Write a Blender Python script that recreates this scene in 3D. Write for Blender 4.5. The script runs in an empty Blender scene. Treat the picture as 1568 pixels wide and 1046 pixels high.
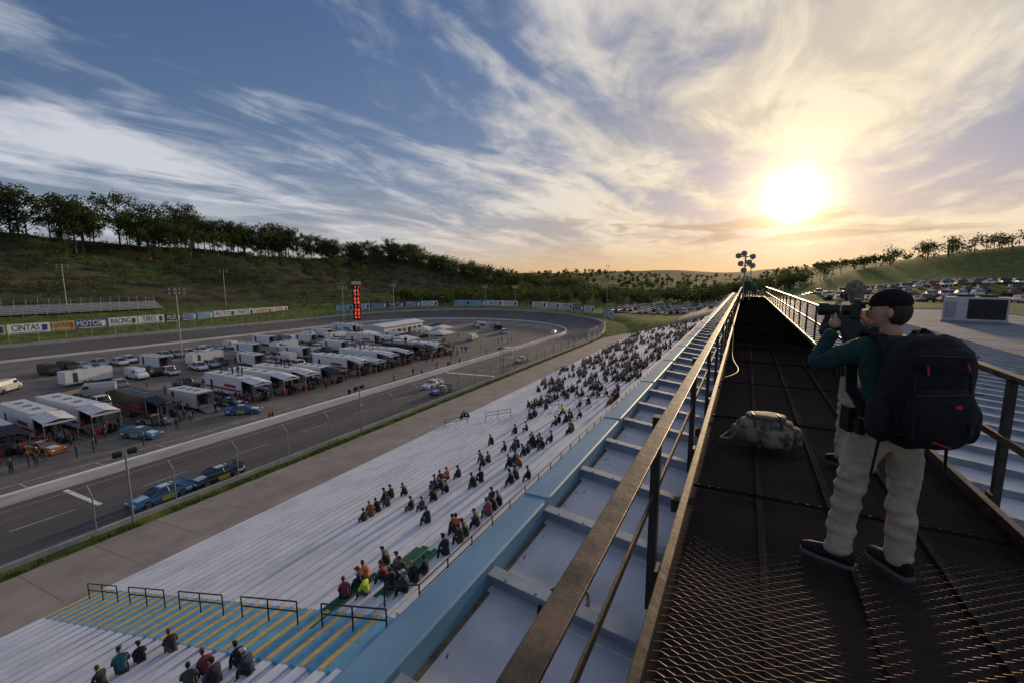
import bpy, bmesh, math, random
from mathutils import Vector, Matrix, noise
R=random.Random(11)
sc=bpy.context.scene
rad=math.radians
def clamp(t,a=0.0,b=1.0): return max(a,min(b,t))
def ss(t): t=clamp(t); return t*t*(3-2*t)

# ------------------------------------------------------------ materials
def mat(name,c,c2=None,scale=3.0,rough=.75,metal=0.0,bump=0.0,detail=5,stretch=(1,1,1),lo=.35,hi=.65,spec=.4,emit=None,bscale=None):
    m=bpy.data.materials.new(name); m.use_nodes=True; nt=m.node_tree; b=nt.nodes['Principled BSDF']
    b.inputs['Roughness'].default_value=rough; b.inputs['Metallic'].default_value=metal
    b.inputs['Specular IOR Level'].default_value=spec
    c=tuple(c)+(1,)
    if c2 is None: c2=tuple(x*.78 for x in c[:3])
    c2=tuple(c2)+(1,)
    tc=nt.nodes.new('ShaderNodeTexCoord'); mp=nt.nodes.new('ShaderNodeMapping'); mp.inputs['Scale'].default_value=stretch
    nz=nt.nodes.new('ShaderNodeTexNoise'); nz.inputs['Scale'].default_value=scale; nz.inputs['Detail'].default_value=detail
    nz.inputs['Roughness'].default_value=.62
    cr=nt.nodes.new('ShaderNodeValToRGB'); cr.color_ramp.elements[0].position=lo; cr.color_ramp.elements[1].position=hi
    cr.color_ramp.elements[0].color=c2; cr.color_ramp.elements[1].color=c
    nt.links.new(tc.outputs['Object'],mp.inputs[0]); nt.links.new(mp.outputs[0],nz.inputs['Vector'])
    nt.links.new(nz.outputs['Fac'],cr.inputs[0]); nt.links.new(cr.outputs[0],b.inputs['Base Color'])
    if bump:
        bp=nt.nodes.new('ShaderNodeBump'); bp.inputs['Strength'].default_value=bump; bp.inputs['Distance'].default_value=.05
        n2=nz
        if bscale:
            n2=nt.nodes.new('ShaderNodeTexNoise'); n2.inputs['Scale'].default_value=bscale; n2.inputs['Detail'].default_value=4
            nt.links.new(mp.outputs[0],n2.inputs['Vector'])
        nt.links.new(n2.outputs['Fac'],bp.inputs['Height']); nt.links.new(bp.outputs[0],b.inputs['Normal'])
    if emit:
        b.inputs['Emission Color'].default_value=tuple(emit[:3])+(1,); b.inputs['Emission Strength'].default_value=emit[3]
    return m
def leafmat(name,c,c2):
    m=mat(name,c,c2,scale=.8,rough=.7,spec=.2,detail=2); nt=m.node_tree; b=nt.nodes['Principled BSDF']; o=nt.nodes['Material Output']
    t=nt.nodes.new('ShaderNodeBsdfTranslucent'); mx=nt.nodes.new('ShaderNodeMixShader'); mx.inputs[0].default_value=.4
    nt.links.new(b.inputs['Base Color'].links[0].from_socket,t.inputs[0]); nt.links.new(b.outputs[0],mx.inputs[1]); nt.links.new(t.outputs[0],mx.inputs[2]); nt.links.new(mx.outputs[0],o.inputs[0])
    return m
def rmat(name,cols,rough=.8,amp=.25,scale=9):
    """cloth/leaf material whose colour depends on the object's own random value"""
    m=mat(name,(1,1,1),(1-amp,)*3,scale=scale,rough=rough); nt=m.node_tree
    b=nt.nodes['Principled BSDF']; oi=nt.nodes.new('ShaderNodeObjectInfo')
    cr=nt.nodes.new('ShaderNodeValToRGB'); cr.color_ramp.interpolation='CONSTANT'
    el=cr.color_ramp.elements
    while len(el)<len(cols): el.new(.5)
    for i,cc in enumerate(cols): el[i].position=i/len(cols); el[i].color=tuple(cc)+(1,)
    mx=nt.nodes.new('ShaderNodeMix'); mx.data_type='RGBA'; mx.blend_type='MULTIPLY'; mx.inputs[0].default_value=1
    old=b.inputs['Base Color'].links[0].from_socket
    nt.links.new(oi.outputs['Random'],cr.inputs[0]); nt.links.new(cr.outputs[0],mx.inputs[6]); nt.links.new(old,mx.inputs[7])
    nt.links.new(mx.outputs[2],b.inputs['Base Color'])
    return m

# ------------------------------------------------------------ mesh builder
class MB:
    def __init__(s): s.v=[];s.f=[];s.m=[];s.mats=[];s.sm=[]
    def mi(s,m):
        if m not in s.mats: s.mats.append(m)
        return s.mats.index(m)
    def add(s,vs,fs,m,M=None,smooth=False):
        o=len(s.v)
        for p in vs:
            p=Vector(p)
            if M is not None: p=M@p
            s.v.append(tuple(p))
        mm=None if isinstance(m,list) else s.mi(m)
        for i,f in enumerate(fs):
            s.f.append(tuple(o+k for k in f)); s.m.append(mm if mm is not None else s.mi(m[i])); s.sm.append(smooth)
    def box(s,c,d,m,M=None,rz=0,rx=0,ry=0,taper=1.0):
        x,y,z=d[0]/2,d[1]/2,d[2]/2
        vs=[(-x,-y,-z),(x,-y,-z),(x,y,-z),(-x,y,-z)]+[(a*taper,b*taper,z) for a,b in((-x,-y),(x,-y),(x,y),(-x,y))]
        T=Matrix.Translation(c)@Matrix.Rotation(rz,4,'Z')@Matrix.Rotation(ry,4,'Y')@Matrix.Rotation(rx,4,'X')
        if M is not None: T=M@T
        s.add(vs,[(0,3,2,1),(4,5,6,7),(0,1,5,4),(1,2,6,5),(2,3,7,6),(3,0,4,7)],m,T)
    def cyl(s,p0,p1,r0,m,r1=None,n=8,M=None,caps=True,smooth=True):
        p0=Vector(p0);p1=Vector(p1); r1=r0 if r1 is None else r1
        d=(p1-p0); 
        if d.length<1e-6: return
        d.normalize(); a=d.orthogonal().normalized(); b=d.cross(a)
        vs=[]
        for p,r in((p0,r0),(p1,r1)):
            for i in range(n):
                t=2*math.pi*i/n; vs.append(p+a*math.cos(t)*r+b*math.sin(t)*r)
        s.add(vs,[(i,(i+1)%n,n+(i+1)%n,n+i) for i in range(n)],m,M,smooth)
        if caps: s.add(vs,[tuple(range(n-1,-1,-1)),tuple(range(n,2*n))],m,M)
    def sph(s,c,r,m,nu=10,nv=7,M=None,fn=None,mf=None):
        vs=[];fs=[]
        rr=r if hasattr(r,'__len__') else (r,r,r)
        for j in range(nv+1):
            ph=math.pi*j/nv
            for i in range(nu):
                th=2*math.pi*i/nu; d=Vector((math.sin(ph)*math.cos(th),math.sin(ph)*math.sin(th),math.cos(ph)))
                q=Vector((d.x*rr[0],d.y*rr[1],d.z*rr[2]))
                if fn: q=fn(d,q)
                vs.append(Vector(c)+q)
        for j in range(nv):
            for i in range(nu):
                a=j*nu+i;b=j*nu+(i+1)%nu
                fs.append((a,a+nu,b+nu,b))
        ms=m
        if mf: ms=[mf((vs[f[0]]+vs[f[2]])/2-Vector(c)) for f in fs]
        s.add(vs,fs,ms,M,True)
    def loft(s,secs,m,M=None,smooth=False,caps=True,mf=None):
        n=len(secs[0]); vs=[p for q in secs for p in q]; fs=[]
        for j in range(len(secs)-1):
            for i in range(n): fs.append((j*n+i,j*n+(i+1)%n,(j+1)*n+(i+1)%n,(j+1)*n+i))
        ms=m
        if mf: ms=[mf(k//n,k%n) for k in range(len(fs))]
        s.add(vs,fs,ms,M,smooth)
        if caps:
            mm=m if not mf else mf(0,-1)
            s.add(secs[0],[tuple(range(n-1,-1,-1))],mm,M); s.add(secs[-1],[tuple(range(n))],mm,M)
    def mesh(s,name):
        me=bpy.data.meshes.new(name); me.from_pydata(s.v,[],s.f)
        for m in s.mats: me.materials.append(m)
        me.polygons.foreach_set('material_index',s.m); me.polygons.foreach_set('use_smooth',s.sm)
        me.update(); return me
    def obj(s,name,loc=(0,0,0),rz=0,parent=None,bevel=0,sub=0):
        o=bpy.data.objects.new(name,s.mesh(name)); sc.collection.objects.link(o); o.location=loc; o.rotation_euler=(0,0,rz)
        if parent: o.parent=parent
        if bevel:
            b=o.modifiers.new('bevel','BEVEL'); b.width=bevel; b.segments=2; b.limit_method='ANGLE'
        if sub:
            b=o.modifiers.new('sub','SUBSURF'); b.levels=sub; b.render_levels=sub
        return o
def inst(name,me,loc,rz=0,scale=1,rx=0):
    o=bpy.data.objects.new(name,me); sc.collection.objects.link(o); o.location=loc; o.rotation_euler=(rx,0,rz)
    o.scale=(scale,)*3 if not hasattr(scale,'__len__') else scale
    return o
def empty(name,loc=(0,0,0),rz=0):
    o=bpy.data.objects.new(name,None); sc.collection.objects.link(o); o.location=loc; o.rotation_euler=(0,0,rz); return o

# ------------------------------------------------------------ camera
cam=bpy.data.cameras.new('camera'); co=bpy.data.objects.new('camera',cam); sc.collection.objects.link(co)
cam.lens=16; cam.clip_end=12000; cam.clip_start=.05
co.location=(0,0,20); co.rotation_euler=(rad(90-7.7),0,rad(27)); sc.camera=co
sc.view_settings.view_transform='Standard'; sc.view_settings.look='None'; sc.view_settings.exposure=0

# ------------------------------------------------------------ sky
AZ=rad(3.9); EL=rad(8.6)
SD=Vector((math.sin(AZ)*math.cos(EL),math.cos(AZ)*math.cos(EL),math.sin(EL)))
W=bpy.data.worlds.new("World"); sc.world=W; W.use_nodes=True
nt=W.node_tree; nt.nodes.clear()
def N(t,**k):
    n=nt.nodes.new(t)
    for a,b in k.items(): setattr(n,a,b)
    return n
def L(a,b): nt.links.new(a,b)
def plug(x,s):
    if isinstance(x,(int,float)): s.default_value=x
    elif isinstance(x,(tuple,list)): s.default_value=tuple(x)+((1,) if len(s.default_value)==4 and len(x)==3 else ())
    else: L(x,s)
def Mt(op,a,b=None,c=None,cl=False):
    n=N('ShaderNodeMath',operation=op); n.use_clamp=cl
    for i,x in enumerate((a,b,c)):
        if x is not None: plug(x,n.inputs[i])
    return n.outputs[0]
def VM(op,a,b=None):
    n=N('ShaderNodeVectorMath',operation=op); plug(a,n.inputs[0])
    if b is not None: plug(b,n.inputs[1])
    return n
def MixC(f,a,b,bt='MIX'):
    n=N('ShaderNodeMix',data_type='RGBA',blend_type=bt); plug(f,n.inputs[0]); plug(a,n.inputs[6]); plug(b,n.inputs[7]); return n.outputs[2]
def MR(x,a,b,c=0,d=1):
    n=N('ShaderNodeMapRange',interpolation_type='SMOOTHSTEP'); plug(x,n.inputs[0])
    for i,q in enumerate((a,b,c,d)): n.inputs[i+1].default_value=q
    return n.outputs[0]
out=N('ShaderNodeOutputWorld'); bg=N('ShaderNodeBackground'); L(bg.outputs[0],out.inputs[0])
sky=N('ShaderNodeTexSky',sky_type='NISHITA'); sky.sun_disc=False; sky.sun_elevation=EL; sky.sun_rotation=AZ; sky.air_density=1.0; sky.dust_density=.3; sky.ozone_density=2.5
tc=N('ShaderNodeTexCoord'); dirv=VM('NORMALIZE',tc.outputs['Generated']).outputs[0]
sep=N('ShaderNodeSeparateXYZ'); L(dirv,sep.inputs[0])
z=Mt('MAXIMUM',sep.outputs[2],0.0)
dot=Mt('MAXIMUM',VM('DOT_PRODUCT',dirv,tuple(SD)).outputs['Value'],0.0)
# clear sky, compressed so the sun side does not blow out
s1=VM('MULTIPLY',sky.outputs[0],(.104,.094,.124)).outputs[0]
s2=VM('DIVIDE',s1,VM('ADD',VM('MULTIPLY',s1,(1.5,1.7,1.7)).outputs[0],(1,1,1)).outputs[0]).outputs[0]
hs=N('ShaderNodeHueSaturation'); hs.inputs['Saturation'].default_value=1.12; hs.inputs['Value'].default_value=1.35; L(s2,hs.inputs['Color'])
base=hs.outputs[0]
den=Mt('ADD',z,.09)
px=Mt('DIVIDE',sep.outputs[0],den); py=Mt('DIVIDE',sep.outputs[1],den)
cmb=N('ShaderNodeCombineXYZ'); L(px,cmb.inputs[0]); L(py,cmb.inputs[1])
def cloudnoise(rot,sx,sy,scale,detail,rough,dist,off):
    mp=N('ShaderNodeMapping'); mp.vector_type='POINT'
    mp.inputs['Rotation'].default_value=(0,0,rad(rot)); mp.inputs['Scale'].default_value=(sx,sy,1); mp.inputs['Location'].default_value=off
    L(cmb.outputs[0],mp.inputs[0]); nz=N('ShaderNodeTexNoise'); L(mp.outputs[0],nz.inputs['Vector'])
    nz.inputs['Scale'].default_value=scale; nz.inputs['Detail'].default_value=detail; nz.inputs['Roughness'].default_value=rough; nz.inputs['Distortion'].default_value=dist
    return nz.outputs['Fac']
big=cloudnoise(-12,1.0,.42,.62,3,.5,.3,(3.1,1.7,0))
mid=cloudnoise(-20,1.0,.42,1.8,7,.55,.9,(7.3,2.2,1))
fine=cloudnoise(-5,1.0,.7,4.4,6,.6,.7,(1.3,9.2,3))
m0=Mt('ADD',Mt('MULTIPLY',big,.46),Mt('ADD',Mt('MULTIPLY',mid,.40),Mt('MULTIPLY',fine,.14)))
mask=MR(m0,.435,.575)
shade=cloudnoise(-12,1.0,.55,2.0,6,.6,.6,(5.5,4.4,7))
near=Mt('POWER',dot,6.0)
ccol=MixC(near,(.64,.66,.72),(.98,.84,.60))
ccol2=MixC(Mt('MULTIPLY',MR(shade,.44,.64),.62),ccol,MixC(near,(.38,.43,.54),(.44,.38,.33)))
fadeh=MR(sep.outputs[2],.012,.085)
c1=MixC(Mt('MULTIPLY',Mt('MULTIPLY',mask,fadeh),.92),base,ccol2)
hz=Mt('POWER',Mt('SUBTRACT',1.0,z),15.0)
c2=MixC(Mt('MULTIPLY',hz,.80),c1,MixC(Mt('POWER',dot,1.7),(.33,.47,.58),(.98,.55,.16)))
nzb=N('ShaderNodeTexNoise'); mpb=N('ShaderNodeMapping'); mpb.inputs['Scale'].default_value=(5,5,42); L(dirv,mpb.inputs[0]); L(mpb.outputs[0],nzb.inputs['Vector']); nzb.inputs['Scale'].default_value=1.0; nzb.inputs['Detail'].default_value=5; nzb.inputs['Distortion'].default_value=.4
band=Mt('MULTIPLY',MR(sep.outputs[2],.055,.085),MR(sep.outputs[2],.15,.11))
bm0=Mt('MULTIPLY',Mt('MULTIPLY',band,MR(nzb.outputs['Fac'],.52,.62)),.75)
c2=MixC(bm0,c2,MixC(Mt('POWER',dot,8.0),(.46,.50,.54),(.50,.33,.20)))
g=Mt('ADD',Mt('MULTIPLY',Mt('POWER',dot,3600.0),36.0),Mt('ADD',Mt('MULTIPLY',Mt('POWER',dot,330.0),1.0),Mt('MULTIPLY',Mt('POWER',dot,32.0),.20)))
gl=VM('SCALE',(1.0,.72,.36)); L(g,gl.inputs['Scale'])
tot=VM('ADD',c2,gl.outputs[0]).outputs[0]
ten=VM('SCALE',tot); ten.inputs['Scale'].default_value=10.0
L(ten.outputs[0],bg.inputs[0]); bg.inputs[1].default_value=.1
sl=bpy.data.lights.new('sun','SUN'); sl.energy=3.2; sl.angle=rad(4); sl.color=(1,.72,.42)
so=bpy.data.objects.new('sun',sl); sc.collection.objects.link(so); so.rotation_euler=(-SD).to_track_quat('-Z','Y').to_euler(); so.location=(0,0,60)

# ------------------------------------------------------------ terrain
def doval(x,y):
    yy=clamp(y,-400,150); return math.hypot(x+112,y-yy)
def H(x,y):
    d=doval(x,y)
    left=ss((-130-x)/40); 
    E=3.6*ss((d-70)/13)*max(left,ss((y-150)/35))
    t=clamp((-200-x)/140)
    fy=1.0 if y<90 else max(.12,1-.0009*(y-90)-.72*ss((y-330)/190))
    n=noise.noise(Vector((x*.012,y*.012,.3)))
    n2=noise.noise(Vector((x*.045,y*.045,4.3)))
    hill=(41*t**1.12)*fy+ (n*7+n2*2.0)*ss((-225-x)/80)
    a=15-8*ss((y-120)/130)*(1-ss((x-10)/60))
    rt=a*ss((x+33)/50)
    K=21*ss((x+5)/160)*ss((y-235)/130)
    B=15*ss((y-290)/130)*ss((-90-x)/170)*ss((x+420)/60)
    r=math.hypot(x,y-100)
    f=ss((r-480)/1500)
    far=f*(44+16*noise.noise(Vector((x*.0016,y*.0016,2)))+8*noise.noise(Vector((x*.005,y*.005,8))))
    return (E+hill+rt+K+B)*(1-.6*f)+far
def axis(lo,hi,flo,fhi,step,g=1.13):
    a=[];v=flo
    while v<=fhi: a.append(v); v+=step
    s=step;v=a[-1]
    while v<hi: s*=g; v+=s; a.append(v)
    s=step;v=a[0]
    while v>lo: s*=g; v-=s; a.insert(0,v)
    return a
gx=axis(-5500,5500,-420,180,5); gy=axis(-1500,6500,-60,480,5)
gm=bpy.data.materials.new('ground_grass'); gm.use_nodes=True
nt=gm.node_tree; b=nt.nodes['Principled BSDF']; b.inputs['Roughness'].default_value=.95; b.inputs['Specular IOR Level'].default_value=.1
tc=N('ShaderNodeTexCoord')
def nz(scale,det=6,ro=.6):
    q=N('ShaderNodeTexNoise'); L(tc.outputs['Object'],q.inputs['Vector']); q.inputs['Scale'].default_value=scale; q.inputs['Detail'].default_value=det; q.inputs['Roughness'].default_value=ro; return q.outputs['Fac']
grassc=MixC(MR(nz(.35),.35,.65),(.055,.08,.018),(.13,.165,.04))
brush=MixC(MR(nz(.12),.35,.62),(.030,.032,.016),(.085,.08,.04))
sp=N('ShaderNodeSeparateXYZ'); L(tc.outputs['Object'],sp.inputs[0])
hillm=MR(sp.outputs[0],-232,-205,1,0)
bm_=Mt('MULTIPLY',hillm,MR(nz(.018,4),.36,.46,.15,1))
farm=MR(nz(.0032,5),.40,.47)
c=MixC(bm_,grassc,brush)
ry=MR(sp.outputs[1],420,700); c=MixC(Mt('MULTIPLY',ry,farm),c,(.028,.04,.02))
L(c,b.inputs['Base Color'])
bp=N('ShaderNodeBump'); bp.inputs['Strength'].default_value=.6; bp.inputs['Distance'].default_value=.4; L(nz(1.5),bp.inputs['Height']); L(bp.outputs[0],b.inputs['Normal'])
mb=MB(); nx=len(gx); vs=[(x,y,H(x,y)) for y in gy for x in gx]
mb.add(vs,[(j*nx+i,j*nx+i+1,(j+1)*nx+i+1,(j+1)*nx+i) for j in range(len(gy)-1) for i in range(nx-1)],gm,None,True)
mb.obj('ground')

# ------------------------------------------------------------ race track
asph=mat('asphalt_track',(.120,.105,.095),(.072,.064,.060),scale=.25,rough=.8,stretch=(1,.12,1),bump=.15,bscale=8)
asph2=mat('asphalt_infield',(.205,.180,.158),(.125,.112,.10),scale=.18,rough=.9,bump=.1,bscale=6,detail=9,spec=.25)
white=mat('white_paint',(.78,.78,.76),(.6,.6,.58),scale=2)
conc=mat('concrete_wall',(.42,.41,.39),(.3,.29,.27),scale=.8)
wallw=mat('white_wall_paint',(.80,.80,.80),(.55,.54,.53),scale=.6,stretch=(1,.3,3))
steel=mat('galvanised_steel',(.32,.33,.34),(.22,.22,.23),scale=8,rough=.5,metal=.6)
darksteel=mat('dark_steel',(.03,.03,.032),(.018,.017,.017),scale=14,rough=.5,metal=.3)
blackp=mat('black_plastic',(.02,.02,.022),(.012,.012,.014),scale=12,rough=.5)
yellow=mat('yellow_paint',(.70,.50,.16),(.50,.35,.11),scale=6)
def path():
    P=[]
    for i in range(0,41): 
        y=-90+240*i/40; P.append((0,y,0.0))
    for i in range(1,49): P.append((1,150,math.pi*i/49))
    for i in range(0,41): P.append((2,150-240*i/40,math.pi))
    return P
PTH=path()
def tp(k,r):
    s,y,a=PTH[k]; 
    return (-112+r*math.cos(a), y+r*math.sin(a))
def bank(k):
    s,y,a=PTH[k]
    if s==1: return .35+3.0*math.sin(a)**.6 if a<math.pi/2 else 1.5+1.85*math.sin(a)
    return .35 if s==0 else 1.5
def rin(k):
    s,y,a=PTH[k]; return 54.4-(a/math.pi)*6.4
mb=MB(); vs=[];n=7
for k in range(len(PTH)):
    for j in range(n):
        t=j/(n-1); r=rin(k)+(68-rin(k))*t; x,y=tp(k,r); vs.append((x,y,.03+bank(k)*t))
mb.add(vs,[(k*n+j,k*n+j+1,(k+1)*n+j+1,(k+1)*n+j) for k in range(len(PTH)-1) for j in range(n-1)],asph,None,True)
mb.obj('race_track')
mb=MB(); vs=[]
for k in range(len(PTH)):
    x,y=tp(k,68); z1=.03+bank(k); vs+=[(x,y,z1-.02)]; x,y=tp(k,78 if PTH[k][0]>0 else 68.6); vs+=[(x,y,H(x,y)-.3)]
mb.add(vs,[(2*k,2*k+1,2*k+3,2*k+2) for k in range(len(PTH)-1)],gm,None,True)
mb.obj('track_embankment')
def ribbon(name,r0,r1,z0,z1,m,k0=0,k1=None,hh=None):
    mb=MB();k1=k1 or len(PTH)
    secs=[]
    for k in range(k0,k1):
        rr=r0(k) if callable(r0) else r0; w=r1
        zb=z0(k) if callable(z0) else z0
        a=tp(k,rr);b_=tp(k,rr+w); secs.append([(a[0],a[1],zb),(b_[0],b_[1],zb),(b_[0],b_[1],zb+z1),(a[0],a[1],zb+z1)])
    mb.loft(secs,m); return mb.obj(name)
ribbon('pit_wall',lambda k:rin(k)-.65,.6,0.0,.95,wallw,0,44)
ribbon('inside_wall',lambda k:rin(k)-.4,.35,0.0,.6,wallw,44,None)
ribbon('outside_wall',68.02,.35,lambda k:bank(k)-.3,1.25,conc,36,None)
ribbon('frontstretch_wall',68.02,.3,lambda k:0.2,.55,conc,0,37)
mb=MB(); pts=[tp(k,rin(k)-.4) for k in range(len(PTH))]
c0=(-112,20); vs=[(c0[0],c0[1],.012)]+[(x,y,.012) for x,y in pts]
mb.add(vs,[(0,i+1,i+2) for i in range(len(pts)-1)]+[(0,len(pts),1)],asph2)
mb.obj('infield_pavement')
mb=MB()
def strip(x0,y0,x1,y1,w,m,z=.02):
    d=Vector((x1-x0,y1-y0,0)); d.normalize(); q=Vector((-d.y,d.x,0))*w/2
    a=Vector((x0,y0,z));b_=Vector((x1,y1,z)); mb.add([a-q,b_-q,b_+q,a+q],[(0,1,2,3)],m)
fw=mat('faded_line_paint',(.5,.5,.48),(.2,.2,.19),scale=1.2,lo=.3,hi=.6)
fy_=mat('faded_yellow_line',(.42,.36,.16),(.2,.18,.12),scale=1.2)
seal=mat('tar_crack_sealer',(.05,.05,.05),(.035,.035,.035),rough=.5)
strip(-63,-60,-63,120,.14,fw); strip(-70.5,-60,-70.5,118,.14,fy_)
for y in range(-20,118,6): strip(-63,y,-58.1,y+.01,.12,fw)
for y in range(-10,118,5): strip(-72,y,-78,y,.1,fw)
for y in range(-10,130,3):
    if R.random()<.8: strip(-96,y,-101,y,.1,fw); strip(-126,y,-131,y,.1,fw)
strip(-101,-20,-101,125,.1,fw); strip(-140,-10,-140,120,.12,fw)
for i in range(10): strip(-60.5,84+i*.9,-58,84+i*.9,.4,white,.024)
for i in range(70):
    x=R.uniform(-155,-60);y=R.uniform(0,130)
    a=R.choice([0,math.pi/2])+R.gauss(0,.12)
    for q in range(R.randint(3,8)):
        l=R.uniform(2,5); x2=x+math.cos(a)*l;y2=y+math.sin(a)*l; 
        if -157<x2<-59: strip(x,y,x2,y2,.07,seal,.028+.0004*(i%9))
        x,y=x2,y2;a+=R.gauss(0,.15)
mb.obj('pavement_markings')
mb=MB()
def zt(x): t=(x+112-54.4)/13.6; return .03+.35*t+.008
vs=[(-57,17.2,zt(-57)),(-50,17.2,zt(-50)),(-50,17.6,zt(-50)),(-57,17.6,zt(-57))]; mb.add(vs,[(0,1,2,3)],white)
vs=[(-57,80,zt(-57)),(-45,80,zt(-45)),(-45,80.8,zt(-45)),(-57,80.8,zt(-57))]; mb.add(vs,[(0,1,2,3)],white)
for y in range(-60,140,9):
    mb.add([(-51,y,zt(-51)),(-50.85,y,zt(-50.85)),(-50.85,y+4,zt(-50.85)),(-51,y+4,zt(-51))],[(0,1,2,3)],fw)
vs=[(-56.2,-80,zt(-56.2)),(-56.05,-80,zt(-56)),(-56.05,148,zt(-56)),(-56.2,148,zt(-56.2))]; mb.add(vs,[(0,1,2,3)],fy_)
mb.obj('track_markings')
mb=MB()
for i in range(0,34):
    y=-30+i*5.6; mb.cyl((-43.75,y,.3),(-43.75,y,3.6),.055,steel,n=6); mb.cyl((-43.75,y,3.6),(-44.5,y,4.3),.05,steel,n=6)
for zz in (.9,1.35,1.8,2.3,2.8,3.3): mb.cyl((-43.78,-30,zz),(-43.78,156,zz),.013,steel,n=4)
for zz,xx in ((3.7,-43.95),(4.2,-44.45)): mb.cyl((xx,-30,zz),(xx,156,zz),.013,steel,n=4)
mb.obj('catch_fence')
mb=MB()
for k in range(38,len(PTH)):
    x,y=tp(k,68.4); z0=bank(k)+.6; mb.cyl((x,y,z0),(x,y,z0+3.3),.06,steel,n=5)
    if k<len(PTH)-1:
        x2,y2=tp(k+1,68.4); zz=bank(k+1)+.6
        for q in (.7,1.3,1.9,2.5,3.2): mb.cyl((x,y,z0+q),(x2,y2,zz+q),.02,steel,n=4,caps=False)
mb.obj('catch_fence')
tan=mat('tan_concrete',(.34,.29,.245),(.235,.20,.17),scale=.35,detail=9,rough=.85,bump=.1,bscale=3)
joint=mat('concrete_joint',(.18,.155,.13))
mb=MB(); mb.loft([[(-42.2,y,-.1),(-34.0,y,-.1),(-34.0,y,1.0),(-35.2,y,.98),(-42.2,y,.42)] for y in range(-40,172,8)],tan)
for y in range(-38,170,4): mb.add([(-42.15,y,.428),(-35.2,y,.988),(-35.2,y+.03,.988),(-42.15,y+.03,.428)],[(0,1,2,3)],joint)
mb.obj('concrete_walkway')
wd=MB(); lm=leafmat('weed_leaves',(.12,.18,.04),(.05,.08,.02))
for i in range(6500):
    y=R.uniform(-25,150); x=-42.75+R.gauss(0,.25); h=R.uniform(.12,.42); a=R.uniform(0,6.3)
    if noise.noise(Vector((0,y*.35,0)))<-.15: h*=.35
    dx,dy=math.cos(a)*.1,math.sin(a)*.1; l=R.uniform(-.15,.15)
    wd.add([(x-dx,y-dy,0.25),(x+dx,y+dy,.25),(x+l,y+l,.3+h)],[(0,1,2)],lm)
wd.box((-42.95,60,.1),(1.5,200,.5),gm); wd.obj('grass_verge')

# ------------------------------------------------------------ grandstand
stw=mat('white_painted_concrete',(.68,.70,.745),(.50,.515,.56),scale=.45,detail=13,rough=.88,lo=.30,hi=.58,bump=.12,bscale=5,stretch=(1,.7,1))
stseam=mat('worn_step_edge',(.58,.60,.64),(.44,.455,.49),scale=.9,rough=.88,lo=.4,hi=.6,detail=8)
D_=.9; RS=.9*.285; NR=26
def stz(x): return 1.2+.285*(34+x)
mb=MB()
prof=[(-34,0.6)]
for i in range(NR):
    x=-34+i*D_; zt_=stz(x)
    prof+=[(x,zt_+.05),(x+.40,zt_+.05),(x+.42,zt_),(x+D_,zt_+0.0)]
prof.append((prof[-1][0],stz(prof[-1][0])+.2)); prof.append((-9.6,prof[-1][1])); prof.append((-9.6,3)); prof.append((-30,.0)); prof.append((-34,.0))
for (ya,yb) in ((-16,8.8),(11.5,45),(47,83),(85,121),(123,166)):
    secs=[[(x,y,z_) for x,z_ in prof] for y in (ya,yb)]
    mb.loft(secs,stw,mf=lambda j,i:(stseam if (1<=i<4*NR and (i%4==2)) else stw))
mb.obj('grandstand')
blue=mat('blue_paint',(.16,.41,.60),(.10,.28,.43),scale=2.5,detail=9)
def aisle(ya,yb,mstep,mnose,name,w=.2):
    mb=MB(); n2=NR*2
    for i in range(n2):
        x=-34+i*D_/2; z_=stz(x)+.05
        mb.box((x+D_/4+.0,(ya+yb)/2,z_-.5),(D_/2+.001,yb-ya-.01,1.0),mstep)
        if i%2==0: mb.box((x+w/2,(ya+yb)/2,z_+.006),(w,yb-ya-.02,.012),mnose)
    mb.obj(name)
aisle(8.8,11.5,blue,yellow,'blue_stairs')
lg=mat('grey_step_paint',(.55,.55,.57),(.42,.42,.44),scale=3)
for ya in (45,83,121): aisle(ya,ya+2,stw,lg,'stairs')
def handrail(xa,xb,y,name):
    mb=MB(); za=stz(xa)+.05; zb=stz(xb)+.05
    for q,zq in ((xa,za),((xa+xb)/2,(za+zb)/2),(xb,zb)): mb.cyl((q,y,zq-.1),(q,y,zq+.92),.03,darksteel,n=6)
    for h in (.92,.5): mb.cyl((xa,y,za+h),(xb,y,zb+h),.03,darksteel,n=6)
    mb.obj(name)
x=-33.4
while x<-11.5:
    handrail(x,min(x+3.6,-10.2),10.6,'stair_handrail'); x+=5.0
for ya in (46,84,122):
    for x in (-33,-27,-21,-15): handrail(x,x+3.4,ya,'stair_handrail')
mb=MB()
y=12.0
while y<150:
    mb.cyl((-9.9,y,7.9),(-9.9,y,9.05),.03,darksteel,n=6); y+=1.8
for h in (8.35,8.7,9.05): mb.cyl((-9.9,12,h),(-9.9,150,h),.028,darksteel,n=6)
mb.cyl((-9.9,12,9.05),(-11.6,12,8.4),.028,darksteel,n=6); mb.cyl((-11.6,12,8.4),(-11.6,12,7.4),.03,darksteel,n=6)
mb.obj('guard_rail')

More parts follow.
